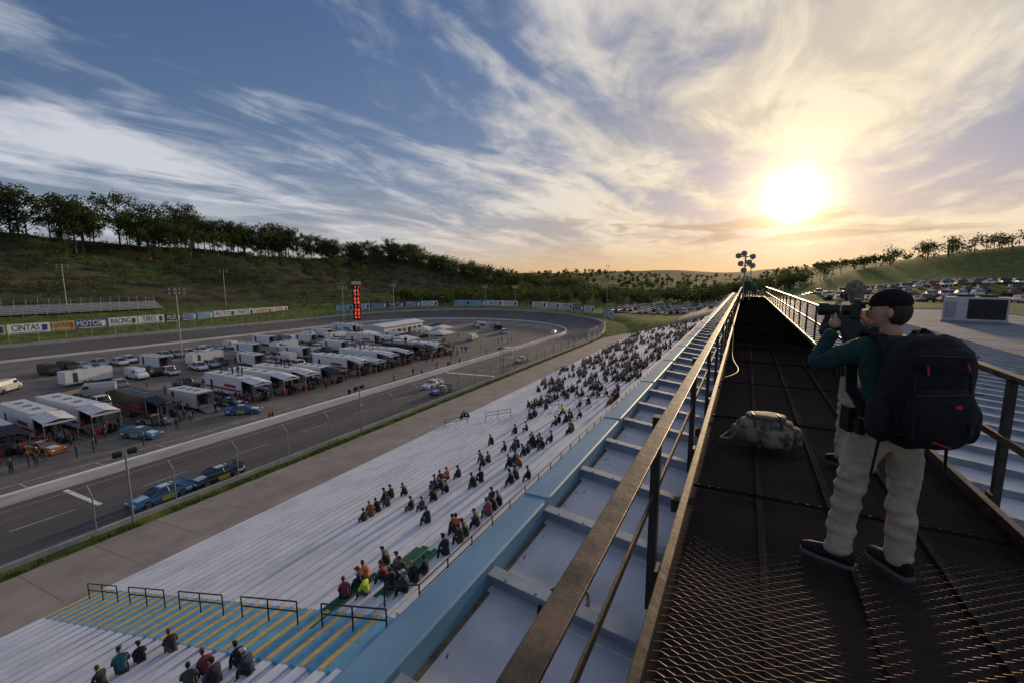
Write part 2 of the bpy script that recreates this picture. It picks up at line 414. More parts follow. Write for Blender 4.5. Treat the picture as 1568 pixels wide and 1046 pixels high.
# ------------------------------------------------------------ suite building with metal roof
roofm=mat('roof_metal',(.56,.57,.62),(.33,.33,.36),scale=1.0,detail=12,rough=.6,metal=0,lo=.26,hi=.50,spec=.3)
ribm=mat('roof_rib_metal',(.30,.36,.44),(.18,.22,.28),scale=3,rough=.55,metal=.1)
capm=mat('blue_roof_trim',(.16,.32,.46),(.11,.23,.35),scale=2.0,detail=10,rough=.55,stretch=(1,.4,1))
rust=mat('rusty_steel',(.155,.105,.072),(.035,.026,.022),scale=5,detail=10,rough=.45,metal=.4,bump=.15,lo=.38,hi=.66)
rustm=mat('brown_channel_steel',(.085,.058,.043),(.028,.021,.018),scale=5,detail=10,rough=.55,metal=.35,bump=.15,lo=.38,hi=.66)
rustd=mat('dark_rusty_steel',(.05,.034,.03),(.022,.017,.016),scale=9,detail=8,rough=.6,metal=.3,bump=.15)
glass=mat('dark_glass',(.03,.04,.05),(.02,.025,.03),rough=.1,spec=.8)
def rz_(x): return 17.4-.12*x
RY0,RY1=-12,88
bld=empty('grandstand_suite_building')
mb=MB()
mb.loft([[(-1.7,y,rz_(-1.7)),(14,y,rz_(14)),(14,y,rz_(14)-.25),(-1.7,y,rz_(-1.7)-.25)] for y in (RY0,RY1)],roofm); mb.obj('roof_deck',parent=bld)
mb=MB(); y=RY0+.35
grime=mat('roof_grime',(.16,.13,.10),(.07,.055,.045),scale=6)
screw=mat('screw_heads',(.2,.2,.2))
while y<RY1:
    mb.loft([[(x,y-.03,rz_(x)-.01),(x,y+.03,rz_(x)-.01),(x,y+.03,rz_(x)+.13),(x,y-.03,rz_(x)+.13)] for x in (-1.655,13.98)],ribm)
    mb.loft([[(x,y-.09,rz_(x)+.128),(x,y+.03,rz_(x)+.128),(x,y+.03,rz_(x)+.14),(x,y-.09,rz_(x)+.14)] for x in (-1.652,13.97)],ribm)
    mb.loft([[(x,y-.10,rz_(x)-.01),(x,y+.10,rz_(x)-.01),(x,y+.10,rz_(x)+.012),(x,y-.10,rz_(x)+.012)] for x in (-1.65,13.98)],roofm)
    if y<14:
        for q in range(6):
            x=-1.5+q*.25; mb.cyl((x,y-.07,rz_(x)+.14),(x,y-.07,rz_(x)+.147),.010,screw,n=6)
    y+=1.12
mb.loft([[(-1.72,y,rz_(-1.7)-.02),(-1.62,y,rz_(-1.62)-.02),(-1.62,y,rz_(-1.62)+.006),(-1.72,y,rz_(-1.7)+.006)] for y in (RY0,RY1)],grime)
for i in range(60):
    x=-1.6+abs(R.gauss(0,.05)); y=R.uniform(0,20); l=R.uniform(.008,.022); mb.cyl((x,y,rz_(x)+.006),(x+l*R.uniform(-1,1),y+l*1.6,rz_(x)+.010),.006,grime,r1=.003,n=5)
mb.obj('roof_ribs',parent=bld)
mb=MB(); zt0=rz_(-1.85)+.17
mb.loft([[(-1.93,y,zt0-.75),(-1.72,y,zt0-.4),(-1.66,y,zt0-.2),(-1.66,y,zt0-.01),(-1.68,y,zt0),(-1.91,y,zt0),(-1.93,y,zt0-.01)] for y in (RY0,RY1)],capm)
for y in range(RY0,RY1,3): mb.box((-1.795,y+1.1,zt0+.004),(.28,.05,.012),capm)
mb.obj('roof_edge_trim',parent=bld)
mb=MB(); mb.box((-1.8,38,12.5),(.2,100,9.6),stw); mb.box((6,38,8),(15.4,99.9,15.4),stw)
for y in range(-10,86,3): mb.box((-1.92,y+1.5,14.6),(.05,2.5,1.5),glass)
mb.obj('walls',parent=bld)
mb=MB(); mb.box((-5.8,72,7.75),(7.7,170,.3),tan); mb.obj('concourse_deck')
flat=mat('flat_roof_membrane',(.20,.22,.26),(.14,.155,.185),scale=.5,detail=8,rough=.9,spec=.15)
mb=MB(); mb.box((23,40,12.2),(17.8,108,6.4),flat); mb.box((32,40,15.45),(.25,108,.2),steel); mb.box((23,94.1,15.45),(18,.25,.2),steel)
for y in range(0,94,6): mb.box((23,y,15.406),(17.7,.12,.02),steel)
mb.obj('flat_roof_building')
mb=MB()
for y in range(-8,88,1): mb.box((13.7,y*1.0,rz_(13.7)+.06),(.12,.4,.14),darksteel)
mb.obj('snow_guards')
mb=MB(); acw=mat('painted_sheet_metal',(.5,.5,.5),(.4,.4,.4),scale=2,rough=.5)
mb.box((0,0,1.45),(5.0,3.6,2.5),acw); mb.box((0,0,.1),(5.2,3.8,.2),steel)
mb.box((.9,-1.815,1.45),(2.9,.03,2.1),darksteel)
for i in range(9): mb.box((.9,-1.84,.6+i*.22),(2.8,.03,.05),darksteel)
for i in range(5): mb.box((-2.515,-1.3+i*.65,1.45),(.03,.55,2.0),steel)
for x in(-.9,.9): mb.cyl((x,0,2.7),(x,0,2.95),.75,darksteel,n=20)
mb.box((-1.9,-1.82,1.3),(.9,.03,1.7),steel)
mb.obj('air_conditioner',(22.6,67.5,15.42),-.35,bevel=.02)

# ------------------------------------------------------------ catwalk
FZ=18.15; CY0,CY1=-3,56
cw=empty('catwalk')
mb=MB(); gratem=mat('weathered_grate_steel',(.155,.105,.085),(.040,.025,.022),scale=.9,detail=8,rough=.40,metal=.6,lo=.36,hi=.66)
def slat(x0,y0,x1,y1):
    w=.0050; h=.010
    d=Vector((x1-x0,y1-y0,0)).normalized(); q=Vector((-d.y,d.x,0))
    if q.y<0: q=-q
    q=q*w
    a=Vector((x0,y0,FZ));b_=Vector((x1,y1,FZ)); up=Vector((0,0,-h))
    mb.add([a-q,b_-q,b_+q+up*.6,a+q+up*.6],[(0,1,2,3)],gratem)
dx=.084; dy=.034
ny=int((15-CY0)/dy); nxg=int(2.12/dx)
for j in range(ny):
    y=CY0+j*dy; o=(j%2)*dx/2
    for i in range(nxg):
        x=-.31+i*dx+o
        slat(x,y,x+dx/2,y+dy/2*1.0); slat(x+dx/2,y+dy/2,x+dx,y)
y=15
while y<CY1:
    mb.add([(-.31,y-.007,FZ),(1.8,y-.007,FZ),(1.8,y+.007,FZ-.008),(-.31,y+.007,FZ-.008)],[(0,1,2,3)],gratem); y+=.05
mb.obj('grate',parent=cw)
mb=MB(); mb.box((.75,(CY0+CY1)/2,FZ-.085),(2.2,CY1-CY0,.04),mat('underdeck_shade',(.042,.026,.022),(.012,.009,.009),scale=1.6,detail=10,rough=.8))  # added dark sheet below the grate, its colour stands in for shade
y=CY0
while y<CY1: mb.box((.75,y,FZ-.02),(2.14,.008,.03),rustd); y+=2.44
for x in (.22,.75,1.28): mb.box((x,(CY0+CY1)/2,FZ-.045),(.05,CY1-CY0,.04),rustd)
mb.obj('shade_sheet_and_bars',parent=cw)
mb=MB(); Lc=CY1-CY0; cy=(CY0+CY1)/2
for x,s in ((-.36,-1),(1.86,1)):
    mb.box((x,cy,FZ-.02),(.012,Lc,.22),rustm); mb.box((x-s*.025,cy,FZ+.095),(.05,Lc,.012),rustm); mb.box((x-s*.03,cy,FZ-.135),(.06,Lc,.012),rustm)
y=CY0+.4
while y<CY1:
    mb.box((.75,y,FZ-.24),(2.5,.08,.12),rustd); mb.box((-.30,y,FZ-.5),(.07,.07,.5),rustd); mb.box((1.8,y,FZ-.62),(.07,.07,.7),rustd); y+=2.3
mb.obj('channels',parent=cw)
mb=MB(); y=.45-2.3
while y<CY1:
    for x,s in ((-.42,-1),(1.97,1)):
        mb.box((x,y,FZ+.42),(.05,.07,1.25),darksteel,ry=0); mb.box((x-s*.03,y,FZ-.02),(.03,.11,.2),darksteel)
        for dz in (-.08,.05): mb.cyl((x-s*.05,y,FZ+dz),(x-s*.035,y,FZ+dz),.014,steel,n=6)
    y+=2.3
mb.obj('railing_posts',parent=cw)
mb=MB()
mb.box((-.36,cy,FZ+1.045),(.075,Lc,.014),rust); mb.box((-.395,cy,FZ+1.01),(.012,Lc,.075),rust)
mb.box((-.42,cy,FZ+.55),(.012,Lc,.05),rustd)
mb.box((1.95,cy,FZ+1.10),(.075,Lc,.014),rust); mb.box((1.985,cy,FZ+1.065),(.012,Lc,.075),rust)
mb.box((1.95,cy,FZ+.56),(.03,Lc,.06),rust)
mb.obj('railing_rails',parent=cw,bevel=.002)
def curveobj(name,pts,r,m):
    cu=bpy.data.curves.new(name,'CURVE'); cu.dimensions='3D'; cu.bevel_depth=r; cu.bevel_resolution=2
    s=cu.splines.new('NURBS'); s.points.add(len(pts)-1); s.use_endpoint_u=True; s.order_u=4
    for i,p in enumerate(pts): s.points[i].co=tuple(p)+(1,)
    cu.materials.append(m); o=bpy.data.objects.new(name,cu); sc.collection.objects.link(o); return o
ycab=mat('yellow_cable_rubber',(.45,.34,.03),rough=.5)
curveobj('extension_cord',[(-.3,15,FZ+1.0),(-.25,14.5,FZ+.7),(-.2,13.2,FZ+.3),(-.2,12,FZ+.03),(-.1,11,FZ+.02),(.05,10,FZ+.02),(-.25,9.4,FZ+.02)],.009,ycab)
curveobj('black_cable',[(-1.1,2.6,rz_(-1.1)+.02),(-1.3,2.9,rz_(-1.3)+.03),(-1.2,3.2,rz_(-1.2)+.03),(-.95,3.3,rz_(-1)+.02),(-.9,3.0,rz_(-.9)+.02),(-1.05,2.85,rz_(-1)+.02),(-1.1,3.0,rz_(-1)+.03)],.012,blackp)
mast=MB(); 
mast.cyl((0,0,-1),(0,0,4.2),.07,steel,n=8); mast.cyl((.5,0,-1),(.5,0,3.6),.04,steel,n=6); mast.cyl((-.5,0,3.1),(.6,0,3.1),.04,steel)
mast.cyl((-.5,0,3.9),(.5,0,3.9),.04,steel)
for i,(x,z_) in enumerate(((-.55,4.1),(-.1,4.3),(.4,4.0),(-.5,3.4),(.1,3.5),(.5,3.2),(-.1,2.8))):
    a=R.uniform(-1,1); d=Vector((math.sin(a)*.3,-.4,-.12)); mast.cyl((x,0,z_),Vector((x,0,z_))+d*.3,.10,darksteel,n=10); mast.cyl(Vector((x,0,z_))+d*.3,Vector((x,0,z_))+d,.12,steel,r1=.26,n=12)
mast.box((.3,.1,1.3),(.5,.4,.8),darksteel)
mast.obj('loudspeaker_mast',(-.15,47,FZ))

# ------------------------------------------------------------ people
def skin_mesh(J,E,root,sub=1):
    """J: name->(pos,radius or (rx,ry)); E: list of (a,b,label)"""
    names=list(J); idx={n:i for i,n in enumerate(names)}
    me=bpy.data.meshes.new('tmp'); me.from_pydata([J[n][0] for n in names],[(idx[a],idx[b_]) for a,b_,_ in E],[])
    ob=bpy.data.objects.new('tmp',me); sc.collection.objects.link(ob)
    md=ob.modifiers.new('s','SKIN'); md.use_smooth_shade=True
    sv=me.skin_vertices[0].data
    for n in names:
        r=J[n][1]; r=r if hasattr(r,'__len__') else (r,r); sv[idx[n]].radius=r; sv[idx[n]].use_root=(n==root)
    if sub:
        m2=ob.modifiers.new('u','SUBSURF'); m2.levels=sub; m2.render_levels=sub
    dg=bpy.context.evaluated_depsgraph_get(); ev=ob.evaluated_get(dg); res=bpy.data.meshes.new_from_object(ev)
    bpy.data.objects.remove(ob)
    return res
def add_skin(mb,J,E,root,mats,sub=1,M=None):
    me=skin_mesh(J,E,root,sub)
    segs=[(Vector(J[a][0]),Vector(J[b_][0]),l) for a,b_,l in E]
    ms=[]
    for p in me.polygons:
        c=p.center; best=1e9;bl=None
        for a,b_,l in segs:
            d=b_-a; t=clamp((c-a).dot(d)/max(d.length_squared,1e-9)); q=(c-a-d*t).length
            if q<best: best=q;bl=l
        ms.append(mats[bl])
    mb.add([v.co.copy() for v in me.vertices],[tuple(p.vertices) for p in me.polygons],ms,M,True)
    bpy.data.meshes.remove(me)
skinm=mat('skin',(.50,.30,.22),(.42,.24,.17),scale=12,rough=.55)
hairm=rmat('hair',[(.03,.02,.015),(.10,.06,.03),(.02,.02,.02),(.25,.2,.15),(.06,.035,.02)])
capcl=rmat('cap_cloth',[(.02,.02,.03),(.25,.03,.03),(.5,.5,.5),(.03,.05,.15),(.02,.02,.02),(.1,.1,.1),(.02,.02,.02)])
jack=rmat('jacket_cloth',[(.015,.015,.018),(.02,.025,.045),(.04,.045,.05),(.015,.015,.015),(.08,.08,.09),(.02,.035,.07),(.20,.04,.05),(.025,.025,.03),(.02,.04,.09),(.05,.04,.03),(.012,.012,.014),(.04,.07,.06),(.22,.22,.24),(.015,.018,.025),(.03,.12,.16),(.05,.05,.03),(.018,.018,.028),(.012,.012,.015),(.35,.10,.03),(.03,.03,.04),(.28,.08,.10),(.015,.017,.02),(.02,.02,.025),(.07,.07,.08)])
pant=rmat('trouser_cloth',[(.02,.025,.04),(.03,.04,.08),(.02,.02,.02),(.06,.06,.065),(.03,.035,.06),(.12,.10,.07),(.02,.03,.05)])
shoem=mat('shoe_leather',(.04,.04,.04),(.02,.02,.02),rough=.5)
def head(mb,c,yaw,hair,cap=None,s=1.0,nu=12,nv=9,pitch=0):
    M=Matrix.Translation(c)@Matrix.Rotation(yaw,4,'Z')@Matrix.Rotation(pitch,4,'X')@Matrix.Scale(s,4)
    def fn(d,q):
        if d.z<-.1: q=Vector((q.x*(1+d.z*.28),q.y*(1+d.z*.12)+.012*-d.z,q.z))
        if d.y>.9 and -.35<d.z<.1: q=q+Vector((0,.018,0))
        return q
    mb.sph((0,0,0),(.076,.096,.115),skinm,nu,nv,M,fn)
    mb.box((0,.103,-.012),(.022,.03,.04),skinm,M,taper=.6)
    for sx in(-1,1):
        mb.sph((sx*.078,-.005,-.01),(.012,.02,.03),skinm,6,4,M); mb.sph((sx*.03,.088,.018),(.012,.008,.008),shoem,6,4,M)
    mb.box((0,.094,-.055),(.045,.01,.008),capcl,M)
    def hf(d,q): 
        if d.y>.25 : q=q*.86 if d.z<.45 else q
        return q
    if cap is None:
        mb.sph((0,-.014,.016),(.086,.100,.115),hair,nu,nv,M,hf)
    else:
        mb.sph((0,-.020,.0),(.081,.088,.095),hair,nu,nv,M,hf)
        mb.sph((0,-.004,.045),(.090,.106,.088),cap,nu,nv,M,lambda d,q:Vector((q.x,q.y,max(q.z,-.012))))
        mb.loft([[(x*w,y,z_+dz) for x,z_ in ((-.07,0),(-.03,.014),(.03,.014),(.07,0),(.03,.008),(-.03,.008))] for w,y,dz in ((1,.07,.040),(1,.11,.045),(.75,.155,.045))],cap,M)
    mb.cyl((0,-.01,-.17),(0,0,-.06),.052,skinm,M=M,n=8)
def seated(seed,capped,lean=0,female=False):
    r=random.Random(seed); mb=MB(); w=.19 if not female else .165
    f=lean; hz_=.32
    J={'pel':((0,0,hz_+.12),(.17,.13)),'sp':((0,.03+f*.2,hz_+.32),(.16,.12)),'ch':((0,.06+f*.5,hz_+.53),(.17,.12)),'nk':((0,.09+f*.7,hz_+.66),.06),
       'hl':((-.10,.02,hz_+.09),.10),'hr':((.10,.02,hz_+.09),.10),
       'kl':((-.14,.40,hz_+.20),.075),'kr':((.15,.42,hz_+.19),.075),'al':((-.13,.45,.09),.05),'ar':((.15,.48,.09),.05),
       'sl':((-w,.06+f*.55,hz_+.56),.075),'sr':((w,.06+f*.55,hz_+.56),.075),
       'el':((-w-.07,.14+f*.4,hz_+.32),.055),'er':((w+.07,.12+f*.4,hz_+.32),.055)}
    k=r.choice([0,1,2])
    if k==0: J['wl']=((-.10,.34,hz_+.30),.042); J['wr']=((.10,.34,hz_+.30),.042)
    elif k==1: J['wl']=((-.05,.24+f*.6,hz_+.42),.042); J['wr']=((.12,.38,hz_+.30),.042)
    else: J['wl']=((-.12,.34,hz_+.30),.042); J['wr']=((.06,.2+f*.9,hz_+.5),.042)
    for sd in 'lr':
        p=Vector(J['w'+sd][0]); J['h'+sd+'2']=(p+Vector((0,.06,-.01)),.035); 
    J['tl']=((-.13,.58,.05),.04); J['tr']=((.16,.61,.05),.04)
    E=[('pel','sp','j'),('sp','ch','j'),('ch','nk','j'),('pel','hl','p'),('pel','hr','p'),('hl','kl','p'),('hr','kr','p'),('kl','al','p'),('kr','ar','p'),('al','tl','s'),('ar','tr','s'),
       ('ch','sl','j'),('ch','sr','j'),('sl','el','j'),('sr','er','j'),('el','wl','j'),('er','wr','j'),('wl','hl2','k'),('wr','hr2','k')]
    add_skin(mb,J,E,'pel',{'j':jack,'p':pant,'s':shoem,'k':skinm},1)
    head(mb,Vector(J['nk'][0])+Vector((0,.03,.14)),r.uniform(-.5,.5),hairm,capcl if capped else None,nu=10,nv=7)
    return mb.mesh('seated_person')
def standing(seed,capped):
    r=random.Random(seed); mb=MB(); k=r.choice([0,1,2])
    J={'pel':((0,0,.95),(.155,.11)),'sp':((0,0,1.14),(.15,.11)),'ch':((0,.0,1.34),(.17,.115)),'nk':((0,.0,1.47),.06),
       'hl':((-.09,0,.88),.10),'hr':((.09,0,.88),.10),'kl':((-.11,.03,.5),.075),'kr':((.12,.02,.5),.075),'al':((-.12,-.02,.10),.05),'ar':((.14,-.03,.10),.05),
       'tl':((-.14,.12,.045),.045),'tr':((.17,.11,.045),.045),'sl':((-.19,0,1.40),.075),'sr':((.19,0,1.40),.075)}
    if k==0: J.update({'el':((-.26,-.03,1.12),.055),'er':((.26,-.03,1.12),.055),'wl':((-.26,.06,.88),.04),'wr':((.26,.06,.88),.04)})
    elif k==1: J.update({'el':((-.25,.0,1.14),.055),'er':((.25,.02,1.14),.055),'wl':((-.06,.2,1.16),.042),'wr':((.08,.21,1.14),.042)})
    else: J.update({'el':((-.27,-.06,1.13),.055),'er':((.28,.1,1.2),.055),'wl':((-.17,.05,.97),.042),'wr':((.12,.2,1.42),.042)})
    for sd in 'lr':
        p=Vector(J['w'+sd][0]); J['h'+sd+'2']=(p+Vector((0,.03,-.06)),.035)
    E=[('pel','sp','j'),('sp','ch','j'),('ch','nk','j'),('pel','hl','p'),('pel','hr','p'),('hl','kl','p'),('hr','kr','p'),('kl','al','p'),('kr','ar','p'),('al','tl','s'),('ar','tr','s'),
       ('ch','sl','j'),('ch','sr','j'),('sl','el','j'),('sr','er','j'),('el','wl','j'),('er','wr','j'),('wl','hl2','k'),('wr','hr2','k')]
    add_skin(mb,J,E,'pel',{'j':jack,'p':pant,'s':shoem,'k':skinm},1)
    head(mb,(0,.02,1.62),r.uniform(-.5,.5),hairm,capcl if capped else None,nu=10,nv=7)
    return mb.mesh('standing_person')
SEAT=[seated(i,i%2==0,lean=[0,.15,.3,.05,.2,.35,.1,.25][i],female=i%3==0) for i in range(8)]
STAND=[standing(i,i%2==0) for i in range(6)]
def sit(x,y,ang=None):
    i=round((x+34)/D_); i=max(0,min(NR-1,i)); xr=-34+i*D_; z_=stz(xr)
    a=math.pi/2+(R.uniform(-.45,.45) if ang is None else ang)
    s=R.uniform(.90,1.05)
    return inst('seated_spectator',R.choice(SEAT),(xr+.2,y,z_+.05-.31*s),a,s)
near_pts=[(-14.4,12.3),(-14.2,13.2),(-13.6,13.7),(-12.8,13.1),(-12.7,13.8),(-13.9,14.9),(-17.8,20.9),(-16.8,20.8),(-14.7,19.0),(-20.3,20.2),(-20.4,19.6),(-20.8,21.7),(-21.1,22.6),(-20.9,23.6),(-18.8,24.6),(-17.6,24.1),(-16.5,23.5),(-16.9,22.2),(-17.5,26.2),(-15.2,24.0),(-18.0,29.6),(-19.6,34.3),(-17.0,31.7),(-11.8,20.3),(-11.3,20.9),(-12.7,24.1),(-11.7,24.7),(-12.2,17.8),(-10.9,16.8),(-11.2,17.5),(-11.3,15.7),(-11.0,14.2),(-11.2,13.6),(-11.2,13.0),(-33,49.8),(-33,50.6),(-32.2,50.2),(-16.6,29),(-16.6,28.3),(-14,27.5),(-14,28.2),(-13,27.2),
 (-18.8,25.3),(-17.6,23.4),(-15.2,24.8),(-20.3,20.9),(-21.1,23.1),(-12.9,14.5),(-12.7,24.8),(-11.8,19.6),(-12,21.5),(-11.9,18.5),
 (-20.5,6.5),(-20.4,7.1),(-20.3,7.7),(-19.6,8.4),(-15.7,7.2),(-15.7,7.8),(-14.8,8.4),(-13.9,8.2),(-14.8,7.6)]
for x,y in near_pts: sit(x,y)
used=set()
nclu=0
while nclu<270:
    Y=27+133*R.random()**.68; tm=min(32.5,15+(Y-26)*.34); t=10.8+(tm-10.8)*R.random()**1.2
    nclu+=1
    for q in range(R.choice([1,2,2,3,4,6])):
        i=round((34-t)/D_); yy=round((Y+q*.62)/.62)
        if R.random()<.3: i+=R.choice([-1,1])
        if (i,yy) in used or i<0 or i>=NR: continue
        used.add((i,yy)); sit(-34+i*D_,yy*.62+R.uniform(-.08,.08))
grn=mat('green_blanket',(.01,.13,.06),(.005,.07,.035),scale=6); 
def blanket(x,y,l):
    i=round((x+34)/D_); xr=-34+i*D_; mb=MB(); z0=stz(xr)+.056
    mb.add([(xr+.0,y-l/2,z0),(xr+.39,y-l/2,z0),(xr+.39,y+l/2,z0),(xr,y+l/2,z0),(xr-.01,y-l/2,z0-.2),(xr-.01,y+l/2,z0-.2),(xr-.4,y-l/2,stz(xr-.5)+.01),(xr-.4,y+l/2,stz(xr-.5)+.01)],[(0,1,2,3),(4,0,3,5),(6,4,5,7)],grn); mb.obj('blanket')
blanket(-14.4,12.3,3.6); blanket(-12.6,14.4,3.6); blanket(-13.5,15.4,2.2)
hiv=mat('hi_vis_vest',(.55,.75,.05),(.45,.62,.04)); hio=mat('orange_jacket',(.75,.20,.03),(.6,.15,.02))
def bright(x,y,m):
    o=sit(x,y); me=o.data.copy(); o.data=me
    for i,mm in enumerate(me.materials):
        if mm==jack: me.materials[i]=m
bright(-12.9,12.6,hiv); bright(-14.4,13.5,hio); bright(-12.3,17.9,hio); bright(-18.8,26,hio); bright(-16,43,hiv)
def stander(x,y,z,a=None,s=None): inst('standing_person',R.choice(STAND),(x,y,z),R.uniform(0,6.3) if a is None else a,s or R.uniform(.93,1.04))
stander(.3,50,FZ,.3); stander(.8,53,FZ,2.9); stander(-.05,51.5,FZ,1)

# ------------------------------------------------------------ vehicles
tire=mat('tire_rubber',(.02,.02,.02),(.012,.012,.012),rough=.8); rim=mat('wheel_rim',(.4,.4,.42),rough=.35,metal=.8)
lampr=mat('tail_lamp',(.4,.02,.02),rough=.3); lampw=mat('head_lamp',(.7,.7,.65),rough=.2)
paint={}
for n_,c in dict(white=(.75,.75,.76),silver=(.42,.43,.45),black=(.02,.02,.022),red=(.30,.025,.025),blue=(.03,.09,.28),grey=(.13,.135,.14),orange=(.45,.11,.03),navy=(.02,.04,.12),tan=(.35,.30,.22),cyan=(.035,.15,.30),green=(.03,.12,.07),yellow=(.5,.42,.05)).items():
    paint[n_]=mat('car_paint_'+n_,c,tuple(x*.9 for x in c),rough=.28,metal=.15,spec=.6)
def wheel(mb,x,y,r,w=.22):
    s=1 if y>0 else -1
    mb.cyl((x,y-s*w,r),(x,y,r),r,tire,n=14); mb.cyl((x,y,r),(x,y+s*.012,r),r*.62,rim,n=10); mb.cyl((x,y+s*.012,r),(x,y+s*.02,r),r*.2,darksteel,n=6)
def body(mb,prof,w,pm,inset=.05):
    secs=[]
    for x,zl,zh,ww in prof:
        h=w*ww/2; zm=zl+(zh-zl)*.62
        secs.append([(x,-h*.93,zl),(x,-h,zl+.12),(x,-h,zm),(x,-h*.90,zh-.01),(x,-h*.55,zh+.02),(x,h*.55,zh+.02),(x,h*.90,zh-.01),(x,h,zm),(x,h,zl+.12),(x,h*.93,zl)])
    mb.loft(secs,pm,smooth=False)
def cabin(mb,pb,pt,zb,zt,wb,wt,pm):
    V=[(pb[0],-wb,zb),(pt[0],-wt,zt),(pt[1],-wt,zt),(pb[1],-wb,zb),(pb[0],wb,zb),(pt[0],wt,zt),(pt[1],wt,zt),(pb[1],wb,zb)]
    mb.add(V,[(0,3,2,1),(4,5,6,7),(0,1,5,4),(2,3,7,6)],glass); 
    mb.box(((pt[0]+pt[1])/2,0,zt+.02),(pt[1]-pt[0]+.08,wt*2+.04,.06),pm)
    for sy in(-1,1):
        for xb,xt in ((pb[0],pt[0]),((pb[0]+pb[1])/2,(pt[0]+pt[1])/2),(pb[1],pt[1])):
            mb.cyl((xb,sy*wb,zb),(xt,sy*wt,zt),.04,pm,n=4,caps=False)
def car(kind,col):
    mb=MB(); p=paint[col]
    if kind=='sedan':
        body(mb,[(-2.3,.38,.82,.85),(-2.15,.25,.95,.95),(-1.2,.22,.98,1),(1.0,.22,.95,1),(1.9,.25,.82,.96),(2.25,.32,.68,.82)],1.82,p)
        cabin(mb,(-1.75,1.15),(-1.0,.35),.95,1.42,.82,.62,p); ax=(-1.35,1.4); r=.33
    elif kind=='suv':
        body(mb,[(-2.3,.45,1.0,.9),(-2.2,.32,1.08,.97),(-1.2,.3,1.08,1),(1.0,.3,1.06,1),(1.9,.32,1.0,.97),(2.25,.42,.82,.86)],1.9,p)
        cabin(mb,(-2.2,1.25),(-1.9,.5),1.05,1.68,.86,.70,p); ax=(-1.4,1.42); r=.38
    elif kind=='pickup':
        body(mb,[(-2.9,.5,.98,.96),(-2.85,.42,1.05,.99),(.2,.4,1.06,1),(1.2,.4,1.1,1),(2.4,.42,1.05,.98),(2.75,.5,.9,.9)],1.98,p)
        cabin(mb,(-.75,1.5),(-.6,.85),1.08,1.82,.90,.76,p); mb.box((-1.9,0,1.085),(1.75,1.5,.02),blackp); ax=(-1.8,1.85); r=.42
    elif kind=='race':
        body(mb,[(-2.35,.28,.86,.9),(-2.2,.14,.96,.98),(-1.1,.12,.94,1),(1.0,.12,.84,1),(1.9,.12,.72,.98),(2.4,.16,.5,.9)],1.95,p)
        cabin(mb,(-1.7,1.05),(-.9,.25),.90,1.28,.82,.60,p); mb.box((-2.3,0,1.1),(.15,1.85,.14),p); ax=(-1.35,1.42); r=.34
        for sy in(-1,1): mb.box((-.2,sy*.985,.5),(1.1,.012,.42),paint['yellow' if col!='yellow' else 'red']); mb.box((-1.9,sy*.965,.6),(.5,.012,.25),paint['white'])
        mb.box((-.33,0,1.335),(.8,.7,.006),paint['white']); mb.box((1.5,0,.80),(.9,.9,.05),paint['white'],ry=.14)
    elif kind=='van':
        body(mb,[(-2.9,.45,1.3,.95),(-2.85,.35,2.2,.97),(1.3,.35,2.25,1),(1.9,.35,1.5,1),(2.6,.38,1.15,.95),(2.8,.45,.9,.88)],2.0,p)
        mb.add([(1.33,-.85,2.15),(1.33,.85,2.15),(1.93,.9,1.5),(1.93,-.9,1.5)],[(0,1,2,3)],glass)
        for sy in(-1,1): mb.box((1.0,sy*1.003,1.7),(.8,.012,.5),glass)
        ax=(-1.9,1.85); r=.38
    w={'sedan':.91,'suv':.95,'pickup':.99,'race':.975,'van':1.0}[kind]
    for x in ax:
        for s in(-1,1):
            mb.cyl((x,s*(w-.2),r),(x,s*(w+.004),r),r+.06,blackp,n=14); wheel(mb,x,s*(w+.012),r)
    xr=min(v[0] for v in mb.v); xf=max(v[0] for v in mb.v)
    zz=.8 if kind in('sedan','race') else .95
    for s in(-1,1): mb.box((xr+.03,s*.68,zz-.05),(.08,.25,.14),lampr); mb.box((xf-.09,s*.62,zz-.2),(.12,.3,.12),lampw)
    mb.box((xr+.02,0,.45),(.1,1.5,.12),blackp); mb.box((xf-.04,0,.42),(.1,1.4,.14),blackp)
    return mb.mesh(kind)
CM={}
def C(kind,col):
    if (kind,col) not in CM: CM[(kind,col)]=car(kind,col)
    return CM[(kind,col)]
NAMES={'sedan':'parked_car','suv':'parked_suv','pickup':'pickup_truck','race':'race_car','van':'parked_van'}
def park(kind,col,x,y,a,z_=.02): return inst(NAMES[kind],C(kind,col),(x,y,z_),a)
park('race','cyan',-45.9,20.2,-math.pi/2+.03,.3); park('race','black',-45.7,25.0,-math.pi/2,.3)
park('race','white',-51.1,67.5,-math.pi/2,.2); park('race','navy',-46.6,64,-math.pi/2,.3); park('race','grey',-47.3,98,-math.pi/2,.3); park('race','silver',-60,150,-math.pi/2+.2,.9)
park('race','blue',-66.5,41.2,.7); park('race','cyan',-68,28.7,.3); park('race','orange',-72,20.6,.3); park('race','black',-73,15.5,.2); park('race','navy',-72.5,43,.2); park('race','grey',-72.5,32.5,.4)
alu=mat('trailer_white',(.70,.71,.72),(.55,.56,.58),scale=1.5,rough=.4,lo=.3)
intr=mat('trailer_interior',(.06,.06,.065),(.03,.03,.03)); redp=mat('red_stripe',(.32,.03,.03)); blup=mat('blue_stripe',(.03,.08,.3)); canv=mat('canopy_fabric',(.68,.68,.69),(.5,.5,.52),scale=1.2); canb=mat('black_canopy_fabric',(.03,.03,.034),(.02,.02,.022))
